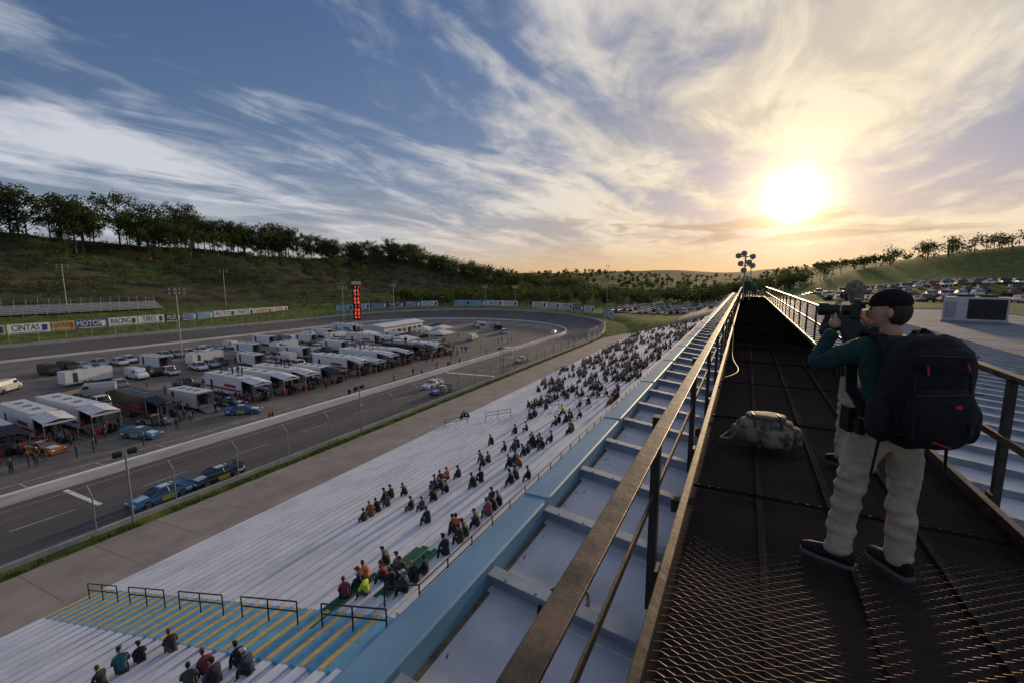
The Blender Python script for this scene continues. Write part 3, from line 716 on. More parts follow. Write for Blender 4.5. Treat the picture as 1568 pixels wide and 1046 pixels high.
def trailer(L_,col,stripe,awn,hauler=False):
    """long axis X, rear at +X x=0, front toward -X; open rear with ramp and awning"""
    mb=MB(); w=2.55; h=3.6 if hauler else 2.9; zb=.65
    m=col
    for z_,hh in((zb,.08),(h,.08)): mb.box((-L_/2,0,z_),(L_,w,hh),m)
    for s in(-1,1):
        mb.box((-L_/2,s*(w/2-.02),(zb+h)/2),(L_,.05,h-zb),m)
        if stripe: mb.box((-L_/2,s*(w/2+.01),zb+.75),(L_*.96,.012,.35),stripe); mb.box((-L_*.3,s*(w/2+.012),zb+1.4),(L_*.3,.012,.5),stripe)
        for x in (-L_*.62,-L_*.62+.95): wheel(mb,x,s*(w/2+.02),.4,.25); mb.box((x,s*(w/2+.03),.88),(.9,.1,.06),steel)
        mb.box((-L_*.8,s*(w/2+.008),zb+1.1),(.75,.012,1.8),intr if s<0 else steel)
    mb.box((-L_+.03,0,(zb+h)/2),(.06,w,h-zb),m); mb.box((-L_-.5,0,zb),(1.1,.12,.1),darksteel)
    mb.box((-1.6,0,(zb+h)/2),(.05,w-.2,h-zb-.2),intr); mb.box((-.9,-.9,zb+.5),(1.2,.5,.9),redp); mb.box((-.9,.85,zb+.7),(1.2,.5,1.2),steel)
    mb.box((1.1,0,.36),(2.3,w-.2,.06),steel,ry=.25)
    mb.box((.02,-w/2+.06,(zb+h)/2),(.1,.12,h-zb),steel); mb.box((.02,w/2-.06,(zb+h)/2),(.1,.12,h-zb),steel); mb.box((.02,0,h-.1),(.1,w,.2),steel)
    for i in range(3): mb.box((-L_*.25-i*L_*.25,0,h+.1),(.7,.7,.12),steel)
    if awn:
        a=canv if awn==1 else canb
        V=[(.1,-w/2-.3,h-.15),(.1,w/2+.3,h-.15),(4.0,w/2+.3,h-.6),(4.0,-w/2-.3,h-.6),(.1,0,h+.12),(4.0,0,h-.25)]
        mb.add(V,[(0,3,5,4),(1,4,5,2)],a); mb.add([(4,-w/2-.3,h-.6),(4,w/2+.3,h-.6),(4,w/2+.3,h-.85),(4,-w/2-.3,h-.85)],[(0,1,2,3)],a)
        for s in(-1,1): mb.cyl((3.95,s*(w/2+.25),0),(3.95,s*(w/2+.25),h-.6),.04,steel,n=5)
        mb.box((2.9,-.9,.45),(.9,.6,.9),redp); mb.box((2.6,1.1,.5),(1.1,.5,1.0),blackp); mb.cyl((3.3,.5,0),(3.3,.5,.6),.3,tire,n=10); mb.cyl((3.3,-.1,0),(3.3,-.1,.85),.3,tire,n=10)
    return mb.mesh('trailer')
TR=[trailer(9,alu,None,1),trailer(11,alu,redp,1,True),trailer(10,paint['black'],redp,2,True),trailer(8,alu,blup,2),trailer(12,alu,blup,1,True),trailer(7.5,alu,None,0)]
rowy=[(10.2,1),(14.2,0),(18.6,3),(22.8,1),(27.0,4),(33.4,2),(39.5,5),(47.2,1),(52.0,4),(56.2,1),(62.5,3),(70,1),(74.5,0),(79,4),(84,1),(91.5,2),(96,1),(100.5,3)]
for y,k in rowy:
    inst('race_car_trailer',TR[k],(-74+R.uniform(-.6,.8)-(3 if y<30 else 0),y,.02),R.uniform(-.04,.04))
    if R.random()<.8: park('pickup',R.choice(['white','black','silver','red','grey','white']),-90+R.uniform(-3,0),y+R.uniform(-1,1),math.pi+R.uniform(-.1,.1))
for i in range(26):
    y=44+i*2.75+R.uniform(-.5,.5); x=-113+R.uniform(-2,2)-(i>18)*6
    if i%4==0: inst('race_car_trailer',TR[5],(x-2,y,.02),math.pi/2+.1 if i%8==0 else .05)
    else: park(R.choice(['pickup','pickup','van','suv','pickup']),R.choice(['white','white','white','silver','black','red','grey']),x+3,y,R.uniform(-.12,.12)+R.choice([0,math.pi]))
for i in range(30):
    y=40+i*3.1+R.uniform(-.5,.5); 
    if R.random()<.75: park(R.choice(['pickup','van','suv','sedan']),R.choice(['white','white','silver','black','white','grey','white']),-133+R.uniform(-2,2),y,R.uniform(-.12,.12))
    elif R.random()<.5: inst('race_car_trailer',TR[R.choice([5,1,4])],(-128,y,.02),R.uniform(-.1,.1))
for i in range(14):
    y=66+i*4.2
    if i%3==0: inst('race_car_trailer',TR[R.choice([5,1])],(-99,y,.02),R.uniform(-.08,.08))
    else: park(R.choice(['pickup','van']),R.choice(['white','white','silver','black']),-101.5,y,math.pi+R.uniform(-.1,.1))
for (x,y) in ((-100,36),(-104,41),(-97,30),(-118,30),(-121,24),(-92,110),(-88,118),(-80,128),(-101,167),(-97,163),(-93,170),(-104,172),(-88,160),(-80,150),(-112,160),(-120,150)):
    park(R.choice(['pickup','van','suv']),R.choice(['white','silver','black','white']),x,y,R.uniform(0,6.3))
mb=MB()
mb.box((0,0,2),(8,24,4),alu); mb.loft([[(-4.6,y,4.0),(4.6,y,4.0),(4.6,y,4.15),(0,y,5.0),(-4.6,y,4.15)] for y in (-12.6,12.6)],alu)
for i in range(7): mb.box((4.02,-10+i*3.3,1.5),(.06,2.2,2.6),intr if i%2 else glass)
for i in range(3): mb.box((-2+i*2,-12.03,1.3),(1.3,.06,2.2),intr)
mb.obj('infield_garage',(-113,128,.012),.1)
def canopy(x,y,a,w=6,l=6,m=None,h=2.9):
    mb=MB(); m=m or canv
    V=[(-w/2,-l/2,h),(w/2,-l/2,h),(w/2,l/2,h),(-w/2,l/2,h),(0,-l*.2,h+.9),(0,l*.2,h+.9)]
    mb.add(V,[(0,1,4),(1,2,5,4),(2,3,5),(3,0,4,5)],m)
    for (p,q) in ((0,1),(1,2),(2,3),(3,0)):
        a_,b_=V[p],V[q]; mb.add([a_,b_,(b_[0],b_[1],h-.35),(a_[0],a_[1],h-.35)],[(0,1,2,3)],m)
    for i in range(4): mb.cyl((V[i][0]*.97,V[i][1]*.97,0),(V[i][0]*.97,V[i][1]*.97,h),.05,steel,n=5)
    mb.box((0,0,.4),(w*.5,.8,.8),intr); mb.box((1,1,.5),(.8,.6,1),redp)
    mb.obj('canopy_tent',(x,y,.02),a)
for x,y,m in ((-100,128,canv),(-93,112,canb),(-97,134,canv),(-102,141,canb),(-89,104,canv),(-88,121,canv),(-86,97,canb),(-108,108,canv)): canopy(x,y,R.uniform(-.2,.2),7,7,m)
for i in range(215):
    if R.random()<.7: x=-72.5+R.gauss(0,3)*.8; y=R.uniform(8,108)
    else: x=R.uniform(-105,-60); y=R.uniform(15,135)
    if x>-59: x=-61
    stander(x,y,.02)
for i in range(8): stander(-59.2+R.uniform(-.3,.2),R.choice([40,55,72,84,90])+R.uniform(-3,3),.02)
for y in (47.2,56.2,79,91.5):
    for k in range(4): stander(-76-R.uniform(0,6),y+R.uniform(-1,1),3.66)
mb=MB()
for x in(-.9,.9):
    for y in(-.9,.9): mb.cyl((x,y,0),(x,y,5.6),.06,steel,n=6)
mb.box((0,0,3.6),(2.1,2.1,.12),steel); mb.box((0,0,5.65),(2.3,2.3,.12),acw)
for h in(4.1,4.65):
    for s in(-1,1): mb.cyl((-1,s,h),(1,s,h),.03,steel,n=5); mb.cyl((s,-1,h),(s,1,h),.03,steel,n=5)
for s in(0,1): mb.cyl((-.9,-.9,.2),(.9,-.9,3.5),.03,steel,n=5); mb.cyl((.9,.9,.2),(-.9,.9,3.5),.03,steel,n=5)
mb.obj('flag_stand',(-43,83,.4))
mb=MB(); mb.cyl((0,0,0),(0,0,9),.07,steel,r1=.04); 
for i in range(7):
    mb.box((1.2,0.03*math.sin(i),8.7-i*.17),(2.2,.02,.085),redp); mb.box((1.2,0.03*math.sin(i),8.615-i*.17),(2.2,.02,.085),white)
mb.box((.55,0,8.5),(.9,.03,.6),blup); mb.obj('flagpole',(-60,100,0),.5)
# ------------------------------------------------------------ poles
def lightpole(x,y,h,n=4,w=3.2,z0=None,rows=2,aim=0):
    mb=MB(); mb.cyl((0,0,0),(0,0,h),.16,steel,r1=.09,n=8)
    for r in range(rows):
        zz=h-.4-r*.9; mb.cyl((-w/2,0,zz),(w/2,0,zz),.06,steel,n=5)
        for i in range(n):
            xx=-w/2+w*i/(n-1) if n>1 else 0
            mb.cyl((xx,-.12,zz+.2),(xx,-.5,zz),.16,darksteel,r1=.32,n=10); mb.cyl((xx,-.5,zz),(xx,-.52,zz-.01),.29,lampw,n=10)
    mb.obj('light_pole',(x,y,H(x,y) if z0 is None else z0),aim)
lightpole(-124.5,62.6,18,4,3.2,0,aim=1.5); lightpole(-153,141,17.3,4,3,0,aim=.9); lightpole(-156,176,18,4,3,0,aim=.6); lightpole(-130,222,16,4,3,aim=.3); lightpole(-112,224,16,4,3,aim=.1)
lightpole(-66.4,244,24,2,1.5,aim=0,rows=1); lightpole(-219,131,17,3,3,aim=1.2); lightpole(-222,75,17,3,3,aim=1.5)
for y in (17,41.9,80): 
    mb=MB(); mb.cyl((0,0,0),(0,0,6),.09,steel,r1=.07,n=7); mb.cyl((0,-.55,5.8),(0,.55,5.8),.05,steel,n=5)
    for s in(-.5,.5): mb.box((-.1,s,6.05),(.3,.55,.42),darksteel,ry=.4); mb.box((-.27,s,6.0),(.02,.45,.32),lampw,ry=.4)
    mb.obj('floodlight_pole',(-43.3,y,.3))
mb=MB(); led=mat('red_led_digits',(.5,.03,.01),emit=(1,.10,.03,2.0)); 
mb.cyl((-.6,0,0),(-.6,0,8),.15,steel); mb.cyl((.6,0,0),(.6,0,8),.15,steel); mb.box((0,0,12.8),(2.5,.9,11.6),blackp); mb.box((0,0,18.9),(2.7,1.0,.9),acw)
digs={'0':'abcdef','1':'bc','2':'abged','3':'abgcd','4':'fgbc','5':'afgcd','6':'afgedc','7':'abc','8':'abcdefg','9':'abcdfg'}
def digit(cx,cz,ch,s,yy):
    for k in digs[ch]:
        px_,pz_,hor={'a':(0,1,1),'g':(0,0,1),'d':(0,-1,1),'b':(.5,.5,0),'c':(.5,-.5,0),'f':(-.5,.5,0),'e':(-.5,-.5,0)}[k]
        mb.box((cx+px_*s,yy,cz+pz_*s),(s*.9 if hor else s*.22,.04,s*.22 if hor else s*.9),led)
for i in range(9):
    t=str(R.randint(10,98)); digit(-.48,17.6-i*1.22,t[0],.40,-.47); digit(.52,17.6-i*1.22,t[1],.40,-.47)
mb.obj('scoring_pylon',(-112,109,0),.75)
# ------------------------------------------------------------ billboards
bcols=[(.72,.72,.70),(.70,.70,.68),(.74,.74,.72),(.40,.42,.14),(.05,.08,.25),(.30,.50,.58),(.42,.07,.07),(.6,.61,.6),(.72,.72,.7),(.03,.10,.32),(.6,.6,.6),(.68,.68,.66),(.02,.02,.03),(.05,.3,.5),(.68,.68,.66),(.70,.70,.68)]
bm=[mat('sign_panel',c,tuple(x*.88 for x in c),scale=2) for c in bcols]
darkset=(4,6,9,12,13)
txtd=mat('sign_lettering_blue',(.02,.04,.2)); txtw=mat('sign_lettering_white',(.75,.75,.75)); txtr=mat('sign_lettering_red',(.45,.03,.03))
words=['CINTAS','RACING','MOTOR','AUTO','SPEED','TIRES','MILLER','HOT RODS','LUMBER','BANK','PARTS','FARMS','STEEL','ENERGY','PIZZA','TOOLS']
def billboard(x0,y0,x1,y1,zb,h,m,word,tm):
    d=Vector((x1-x0,y1-y0,0)); Lg=d.length; a=math.atan2(d.y,d.x); e=empty('billboard',((x0+x1)/2,(y0+y1)/2,zb),a)
    mb=MB(); mb.box((0,0,h/2),(Lg-.15,.12,h),m); mb.box((0,0,-.02),(Lg,.16,.08),steel); mb.box((0,0,h+.02),(Lg,.16,.08),steel)
    for q in (-.4,0,.4): mb.cyl((q*Lg,.15,-3),(q*Lg,.15,h),.08,steel,n=5)
    mb.box((Lg*.36,-.07,h*.5),(Lg*.13,.02,h*.6),tm); mb.box((-Lg*.02,-.07,h*.10),(Lg*.8,.02,h*.07),tm)
    mb.obj('panel',parent=e)
    cu=bpy.data.curves.new('lettering','FONT'); cu.body=word; cu.size=h*.85; cu.align_x='CENTER'; cu.align_y='CENTER'; cu.extrude=.01
    cu.materials.append(tm); t=bpy.data.objects.new('lettering',cu); sc.collection.objects.link(t); t.parent=e; t.location=(-Lg*.08,-.085,h*.55); t.rotation_euler=(math.pi/2,0,0)
    wd_=len(word)*h*.55; 
    if wd_>Lg*.72: t.scale=(Lg*.72/wd_,1,1)
yy=34.5; i=0
wl_=['BANK','SPEED','CINTAS','HAWK','MOTOR','RACING','TIRES','MILLER','HOT RODS','LUMBER','AUTO','PARTS','FARMS','STEEL','ENERGY','PIZZA','TOOLS','FEED']
seq=[5,3,0,3,4,1,11,12,9,13,2,8,14,0,15,0,7,8]
while yy<150:
    w=[9,8,10,6,9,9,9,6,6,7,10,9,10,9,9,8,8,8][i%18]; k=seq[i%18]
    X_=-195-(yy-44)*.10
    billboard(X_,yy,X_-w*.1,yy+w,3.7,3.0,bm[k],wl_[i%18],txtw if k in darkset else R.choice([txtd,txtr,txtd])); yy+=w+.2; i+=1
for k in range(46,86,2):
    if R.random()<.8:
        p0=tp(k,72); p1=tp(k+2,72); q=R.choice([0,1,2,4,9,5,8,12,11,14,13]); 
        billboard(p1[0],p1[1],p0[0],p0[1],bank(k)+2.2,3.0,bm[q],words[(k*3)%16],txtw if q in darkset else txtd)
mb=MB(); 
for i in range(6):
    mb.box((-218-i*1.0,62,8.3+i*.5),(.95,84,.10),alu); mb.box((-218.4-i*1.0,62,8.6+i*.5),(.3,84,.06),alu)
for y in range(20,105,3): mb.cyl((-224.3,y,7),(-224.3,y,13.3),.06,steel,n=5); mb.cyl((-217.5,y,5),(-217.5,y,9.8),.05,steel,n=5)
for z_ in (12.2,12.7,13.2): mb.cyl((-224.3,20,z_),(-224.3,104,z_),.04,steel,n=5)
mb.obj('backstretch_bleachers')

# ------------------------------------------------------------ vegetation
leafs=[leafmat('leaves_dark',(.055,.075,.022),(.028,.04,.012)),leafmat('leaves_mid',(.09,.12,.032),(.05,.07,.02)),leafmat('leaves_spring',(.15,.185,.05),(.09,.115,.032)),leafmat('leaves_olive',(.105,.10,.04),(.06,.058,.025))]
bark=mat('bark',(.10,.08,.06),(.05,.04,.03),scale=4)
def leafclump(mb,c,r,n,size,ms,rr=R,flat=.8):
    for i in range(n):
        d=Vector((rr.gauss(0,1),rr.gauss(0,1),rr.gauss(0,1)*flat)); d.normalize(); d*=r*(rr.random()**.45)
        p=Vector(c)+d; a=Vector((rr.gauss(0,1),rr.gauss(0,1),rr.gauss(0,1))).normalized(); b_=a.orthogonal().normalized()*size*rr.uniform(.5,1.2); c_=a.cross(b_).normalized()*size*rr.uniform(.4,1.0)
        mb.add([p-b_,p-c_*.8,p+b_,p+c_],[(0,1,2,3)],ms[0] if rr.random()<.6 else ms[1])
def tree(seed,h,wide,dens,ms):
    r=random.Random(seed); mb=MB(); th=h*r.uniform(.24,.36); tr=h*.017
    mb.cyl((0,0,-1),(0,0,th),tr,bark,r1=tr*.75,n=6,caps=False); top=Vector((r.uniform(-.4,.4),r.uniform(-.4,.4),h*.78)); mb.cyl((0,0,th),top,tr*.75,bark,r1=tr*.2,n=5,caps=False)
    nb=r.randint(11,15)
    for i in range(nb):
        z0=th+(h*.8-th)*(i/nb)**.9*r.uniform(.8,1.05); a=i*2.4+r.uniform(-.5,.5); rel=(z0-th)/(h-th)
        ln=wide*(.55+.75*math.sin(math.pi*clamp(rel*.9+.15)))*r.uniform(.55,1.15)
        e=Vector((math.cos(a)*ln,math.sin(a)*ln,z0+ln*r.uniform(.3,.8))); s=Vector((0,0,z0*.96))
        mb.cyl(s,e,tr*.45,bark,r1=tr*.12,n=4,caps=False)
        for q in range(3):
            f=.55+.25*q; cc=s.lerp(e,f)+Vector((r.gauss(0,.5),r.gauss(0,.5),r.gauss(0,.5)))*h*.03
            if dens<15: mb.cyl(s.lerp(e,.5),cc+Vector((0,0,h*.06)),tr*.18,bark,r1=tr*.06,n=3,caps=False)
            leafclump(mb,cc,h*.09*r.uniform(.7,1.4),int(dens*r.uniform(.4,1.3)),h*.0195,ms,r)
    leafclump(mb,top+Vector((0,0,h*.08)),h*.10,int(dens*1.3),h*.019,ms,r)
    return mb.mesh('tree')
TREES=[tree(1,15,3.8,54,(leafs[0],leafs[1])),tree(2,14,4.0,60,(leafs[1],leafs[2])),tree(3,17,4.4,56,(leafs[0],leafs[1])),tree(4,13,3.2,18,(leafs[3],leafs[2])),tree(5,12,3.6,56,(leafs[1],leafs[2])),tree(6,16,3.8,6,(leafs[3],leafs[0])),tree(7,15,4.6,62,(leafs[0],leafs[1])),tree(8,11,3.2,46,(leafs[2],leafs[1]))]
def puttree(x,y,k=None,s=None):
    inst('deciduous_tree',TREES[R.choice([0,1,2,4,6,7,0,2,6,2,1]) if k is None else k],(x,y,H(x,y)-.3),R.uniform(0,6.3),s or R.uniform(.8,1.3))
for i in range(165):
    t=i/164; y=66+337*t+R.uniform(-3,3); x=-318-R.uniform(0,35)+12*math.sin(t*9)
    if 125<y<134 or noise.noise(Vector((0,y*.035,3)))<-.42: continue
    puttree(x,y,s=R.uniform(1.3,2.15)*(1-.35*t),k=(R.choice([5,3,5,0,6,2]) if y<112 else None))
for i in range(34): puttree(-250-R.uniform(0,75),R.uniform(60,330),s=R.uniform(.55,.95))
mb=MB()
for i in range(2500):
    x=-R.uniform(205,345); y=R.uniform(25,420)
    if noise.noise(Vector((x*.02,y*.02,1)))<-.18: continue
    if x>-226 and y<108: continue
    s=R.uniform(.8,2.9); k=R.choice([0,0,1,3,1,2,0]); 
    leafclump(mb,(x,y,H(x,y)+s*.45),s,int(14+s*6),.42,(leafs[k],leafs[(k+1)%4 if k<2 else 0]),flat=.6)
mb.obj('hillside_brush')
def forest(name,pts,hmin,hmax,size,n):
    mb=MB()
    for x,y in pts:
        h=R.uniform(hmin,hmax); k=R.choice([0,0,1,1,2,3]); z0=H(x,y)
        mb.cyl((x,y,z0-1),(x,y,z0+h*.6),h*.02,bark,n=4,caps=False)
        for q in range(4):
            leafclump(mb,(x+R.gauss(0,h*.14),y+R.gauss(0,h*.14),z0+h*R.uniform(.28,.78)),h*.27,n//4,size,(leafs[k],leafs[1 if k!=1 else 0]),flat=.85)
    mb.obj(name)
P=[]
for i in range(520):
    a=rad(R.uniform(-42,6)); r=R.uniform(290,440); x=math.sin(a)*r; y=math.cos(a)*r
    if x>-12 and r<330: continue
    if x<-215 or (x>-70 and y<300): continue
    P.append((x,y))
forest('valley_woodland',P,8,14,.65,140)
P=[]
for i in range(260):
    t=R.random(); P.append((-330+200*t+R.uniform(-25,25),372+45*t+R.uniform(-22,30)))
forest('hilltop_woodland',P,10,17,.75,130)
P=[]
for i in range(480):
    a=rad(R.uniform(-52,30)); r=R.uniform(520,1300); P.append((math.sin(a)*r,100+math.cos(a)*r))
forest('distant_woodland',P,8,13,1.5,52)
P=[]
for i in range(130):
    x=R.uniform(20,330); P.append((x,356+R.uniform(-10,25)-x*.12))
forest('ridge_treeline',P,7,13,.6,110)

# ------------------------------------------------------------ spectator parking
lot=mat('parking_asphalt',(.16,.16,.16),(.11,.11,.11),scale=.2)
mb=MB()
def sheet(x0,y0,x1,y1,m,dz,n=16):
    vs=[(x0+(x1-x0)*i/n,y0+(y1-y0)*j/n,H(x0+(x1-x0)*i/n,y0+(y1-y0)*j/n)+dz) for j in range(n+1) for i in range(n+1)]
    mb.add(vs,[(j*(n+1)+i,j*(n+1)+i+1,(j+1)*(n+1)+i+1,(j+1)*(n+1)+i) for j in range(n) for i in range(n)],m)
sheet(-62,225,-8,292,lot,.35,30); sheet(-22,172,-6,560,lot,.4,60)
mb.obj('parking_lot')
cols=['white','white','silver','black','grey','red','blue','silver','navy','tan','black','white']
for row,yv in enumerate((229,235,246,252,263,269,280,286)):
    for i in range(18):
        x=-60+i*2.9
        if x>-24 and R.random()<.5: continue
        if R.random()<.82: park(R.choice(['sedan','suv','pickup','suv']),R.choice(cols),x,yv,math.pi/2+R.uniform(-.05,.05),H(x,yv)+.36)
for i in range(24):
    y=190+i*5.6; park(R.choice(['sedan','suv','pickup']),R.choice(cols),-4,y,R.uniform(-.1,.1),H(-4,y)+.1)
    if i%2: park(R.choice(['sedan','suv','pickup']),R.choice(cols),3,y,R.uniform(-.1,.1),H(3,y)+.1)
for row in range(9):
    for i in range(34):
        x=22+i*3.2; y=140+row*11+ (row%2)*-4.5
        if R.random()<.8: park(R.choice(['sedan','suv','pickup','suv']),R.choice(cols),x,y,math.pi/2+R.uniform(-.08,.08),H(x,y)+.05)

# ------------------------------------------------------------ hero photographer
jg=mat('green_fleece',(.012,.050,.048),(.007,.028,.029),scale=18,rough=.9,bump=.25,bscale=30)
kh=mat('khaki_trousers',(.42,.36,.27),(.29,.245,.18),scale=6,rough=.9,bump=.6,bscale=7,detail=6)
nylon=mat('black_nylon',(.011,.011,.013),(.006,.006,.007),scale=25,rough=.75,bump=.2,bscale=40,spec=.25)
redt=mat('red_thread',(.5,.02,.03)); blkcap=mat('black_cap_cloth',(.010,.010,.011),(.006,.006,.007),scale=30,rough=.9,spec=.2)
camb=mat('camera_body',(.012,.012,.012),(.008,.008,.008),scale=30,rough=.45); hairb=mat('dark_brown_hair',(.05,.03,.02),(.02,.013,.01),scale=40,stretch=(1,1,.2)); 
hairg=mat('grey_curly_hair',(.26,.20,.15),(.10,.08,.06),scale=30,bump=.5)
solem=mat('shoe_sole',(.12,.12,.13))
def hand(mb,wrist,palmdir,curl,thumbside,M=None):
    w=Vector(wrist); f=Vector(palmdir).normalized(); c=Vector(curl).normalized(); s=f.cross(c).normalized()*thumbside
    mb.sph(tuple(w+f*.045),(.036,.036,.036),skinm,8,6,M)
    for i,(o,l) in enumerate(((.030,.072),(.011,.08),(-.009,.075),(-.028,.06))):
        b0=w+f*.04+s*o*.8; b1=w+f*.088+s*o; b2=b1+(f*.75+c*.65).normalized()*l*.5; b3=b2+(f*.1+c).normalized()*l*.42; b4=b3+(c-f*.6).normalized()*l*.3
        J={'a':(tuple(b0),.014),'b':(tuple(b1),.0115),'c':(tuple(b2),.0098),'d':(tuple(b3),.009),'e':(tuple(b4),.0075)}
        add_skin(mb,J,[('a','b','k'),('b','c','k'),('c','d','k'),('d','e','k')],'a',{'k':skinm},1,M)
    t0=w+f*.02+s*.02; t1=w+f*.05+s*.055; t2=t1+(f*.7+c*.5+s*.2).normalized()*.034; t3=t2+(f*.6+c*.7).normalized()*.026
    add_skin(mb,{'a':(tuple(t0),.016),'b':(tuple(t1),.0135),'c':(tuple(t2),.0115),'d':(tuple(t3),.009)},[('a','b','k'),('b','c','k'),('c','d','k')],'a',{'k':skinm},1,M)
def photographer(name,loc,rz,hy,jm,pm,capm_,hm,pack=True,curly=False):
    e=empty(name,loc,rz)
    mb=MB()
    J={'pel':((0,0,.96),(.165,.125)),'wa':((0,-.005,1.08),(.155,.115)),'sp':((.0,-.01,1.2),(.165,.125)),'ch':((0,0,1.36),(.185,.125)),'nk':((0,.03,1.5),.062),
       'hl':((-.095,0,.88),(.115,.115)),'hr':((.095,0,.88),(.115,.115)),'ml':((-.125,.03,.68),.100),'mr':((.125,.0,.68),.100),'kl':((-.15,.05,.48),.084),'kr':((.13,.0,.48),.084),
       'cl':((-.18,.03,.30),.086),'cr':((.13,-.02,.30),.086),'al':((-.20,.0,.11),.078),'ar':((.12,-.05,.11),.078),'bl':((-.20,.0,.05),.08),'br':((.12,-.05,.05),.08),
       'sl':((-.19,.01,1.42),.082),'sr':((.19,.01,1.42),.082),
       'ul':((-.29,.09,1.35),.074),'el':((-.37,.16,1.28),.066),'fl':((-.31,.19,1.41),.055),'wl':((-.245,.20,1.52),.040),
       'ur':((.25,.14,1.34),.072),'er':((.21,.26,1.27),.062),'fr':((.10,.27,1.41),.052),'wr':((-.01,.245,1.545),.040)}
    E=[('pel','wa','j'),('wa','sp','j'),('sp','ch','j'),('ch','nk','j'),('pel','hl','p'),('pel','hr','p'),('hl','ml','p'),('ml','kl','p'),('kl','cl','p'),('cl','al','p'),('al','bl','p'),
       ('hr','mr','p'),('mr','kr','p'),('kr','cr','p'),('cr','ar','p'),('ar','br','p'),('ch','sl','j'),('sl','ul','j'),('ul','el','j'),('el','fl','j'),('fl','wl','j'),('ch','sr','j'),('sr','ur','j'),('ur','er','j'),('er','fr','j'),('fr','wr','j')]
    add_skin(mb,J,E,'pel',{'j':jm,'p':pm},3)
    for i,v in enumerate(mb.v):
        p=Vector(v); q=noise.noise(p*11)*.009+noise.noise(Vector((p.x*6,p.y*6,p.z*24)))*.009
        c=Vector((0,0,p.z)); d=(p-c); d.z=0
        if p.z<.9: c=Vector((-.15 if p.x<0 else .13,0,p.z)); d=p-c; q+=noise.noise(Vector((p.x*9,p.y*9,p.z*19+5)))*.012
        if d.length>1e-3: p+=d.normalized()*q
        mb.v[i]=tuple(p)
    mb.obj('body',parent=e)
    hd=MB(); hc=Vector((-.01,.075,1.655)); head(hd,hc,hy,hm,None if curly else capm_,s=1.04,nu=28,nv=20,pitch=-.08)
    if curly:
        for i in range(260):
            d=Vector((R.gauss(0,1),R.gauss(0,1)-.5,abs(R.gauss(0,1)))).normalized(); hd.sph(tuple(hc+Vector((0,0,.02))+d*.105),R.uniform(.012,.022),hm,6,4)
    hd.obj('head',parent=e)
    cb=MB(); Mc=Matrix.Translation(hc)@Matrix.Rotation(hy,4,'Z')@Matrix.Translation((0,.025,0))@Matrix.Scale(.86,4)
    cb.box((0,.165,-.005),(.145,.06,.10),camb,Mc); cb.box((0,.165,.06),(.06,.06,.04),camb,Mc,taper=.7); cb.box((.06,.175,-.02),(.035,.07,.12),camb,Mc); cb.box((0,.125,.025),(.04,.03,.03),camb,Mc)
    for a,b_,r,m in ((.19,.25,.040,camb),(.25,.262,.042,steel),(.262,.33,.041,camb),(.33,.345,.043,blackp),(.345,.40,.050,camb)): cb.cyl((0,a,-.005),(0,b_,-.005),r,m,n=20,M=Mc)
    cb.cyl((0,.396,-.005),(0,.402,-.005),.042,glass,n=20,M=Mc)
    cb.obj('camera',parent=e,bevel=.004)
    hb=MB(); fdir=Vector((-math.sin(hy),math.cos(hy),0)); sdir=Vector((math.cos(hy),math.sin(hy),0))
    lens=hc+fdir*.28+Vector((0,0,-.005)); 
    wl=Vector(J['wl'][0]); hand(hb,wl,(lens+Vector((0,0,-.05))-wl),Vector((0,0,1))+sdir*.3,1)
    wr=Vector(J['wr'][0]); tgt=hc+fdir*.17+sdir*.07; hand(hb,wr,(tgt-wr),fdir*.9-sdir*.3+Vector((0,0,.3)),-1)
    hb.obj('hands',parent=e)
    sh=MB()
    for (x,y,a) in ((-.20,.0,.85),(.12,-.05,.25)):
        Ms=Matrix.Translation((x,y,0))@Matrix.Rotation(a,4,'Z')
        secs=[]
        for yy,w,h0 in ((-.09,.05,.075),(-.06,.075,.10),(.02,.082,.095),(.10,.092,.07),(.17,.088,.055),(.205,.05,.04)):
            secs.append([(math.cos(t)*w*.55,yy,.022+max(0,math.sin(t))*h0 if math.sin(t)>0 else .022) for t in [math.pi*k/7 for k in range(8)]])
        sh.loft(secs,nylon,Ms,smooth=True)
        sh.loft([[(-w*.58,yy,0.002),(w*.58,yy,.002),(w*.58,yy,.024),(-w*.58,yy,.024)] for yy,w in ((-.1,.05),(-.06,.08),(.02,.086),(.10,.096),(.17,.09),(.21,.05))],solem,Ms)
    sh.obj('shoes',parent=e)
    bt=MB()
    n=24
    ring=[[((.172+k)*math.cos(2*math.pi*i/n),-.003+(.138+k)*math.sin(2*math.pi*i/n),z_) for k,z_ in ((0,1.0),(.012,1.0),(.012,1.055),(0,1.055))] for i in range(n+1)]
    bt.loft(ring,nylon,caps=False); bt.box((-.19,.05,.97),(.06,.10,.16),nylon); bt.box((-.185,-.06,.95),(.04,.07,.09),nylon)
    bt.obj('belt',parent=e,bevel=.008)
    if pack:
        bp_=MB()
        def rb(c,d,m,rx=0,rz=0,ry=0,p=2.6,nu=26,nv=18):
            def fn(dd,q):
                k=(abs(dd.x)**p+abs(dd.y)**p+abs(dd.z)**p)**(-1/p)
                v=dd*k; nn=1+.05*noise.noise(dd*3+Vector(c)*9)+.02*noise.noise(dd*9)
                return Vector((v.x*d[0]/2*nn,v.y*d[1]/2*nn,v.z*d[2]/2*nn))
            Mx=Matrix.Translation(c)@Matrix.Rotation(rz,4,'Z')@Matrix.Rotation(ry,4,'Y')@Matrix.Rotation(rx,4,'X')
            bp_.sph((0,0,0),1,m,nu,nv,Mx,fn)
        rb((.02,-.25,1.22),(.42,.25,.66),nylon,rx=.10,p=3.0)
        rb((.02,-.375,1.11),(.33,.13,.35),nylon,rx=.1,p=3.2)
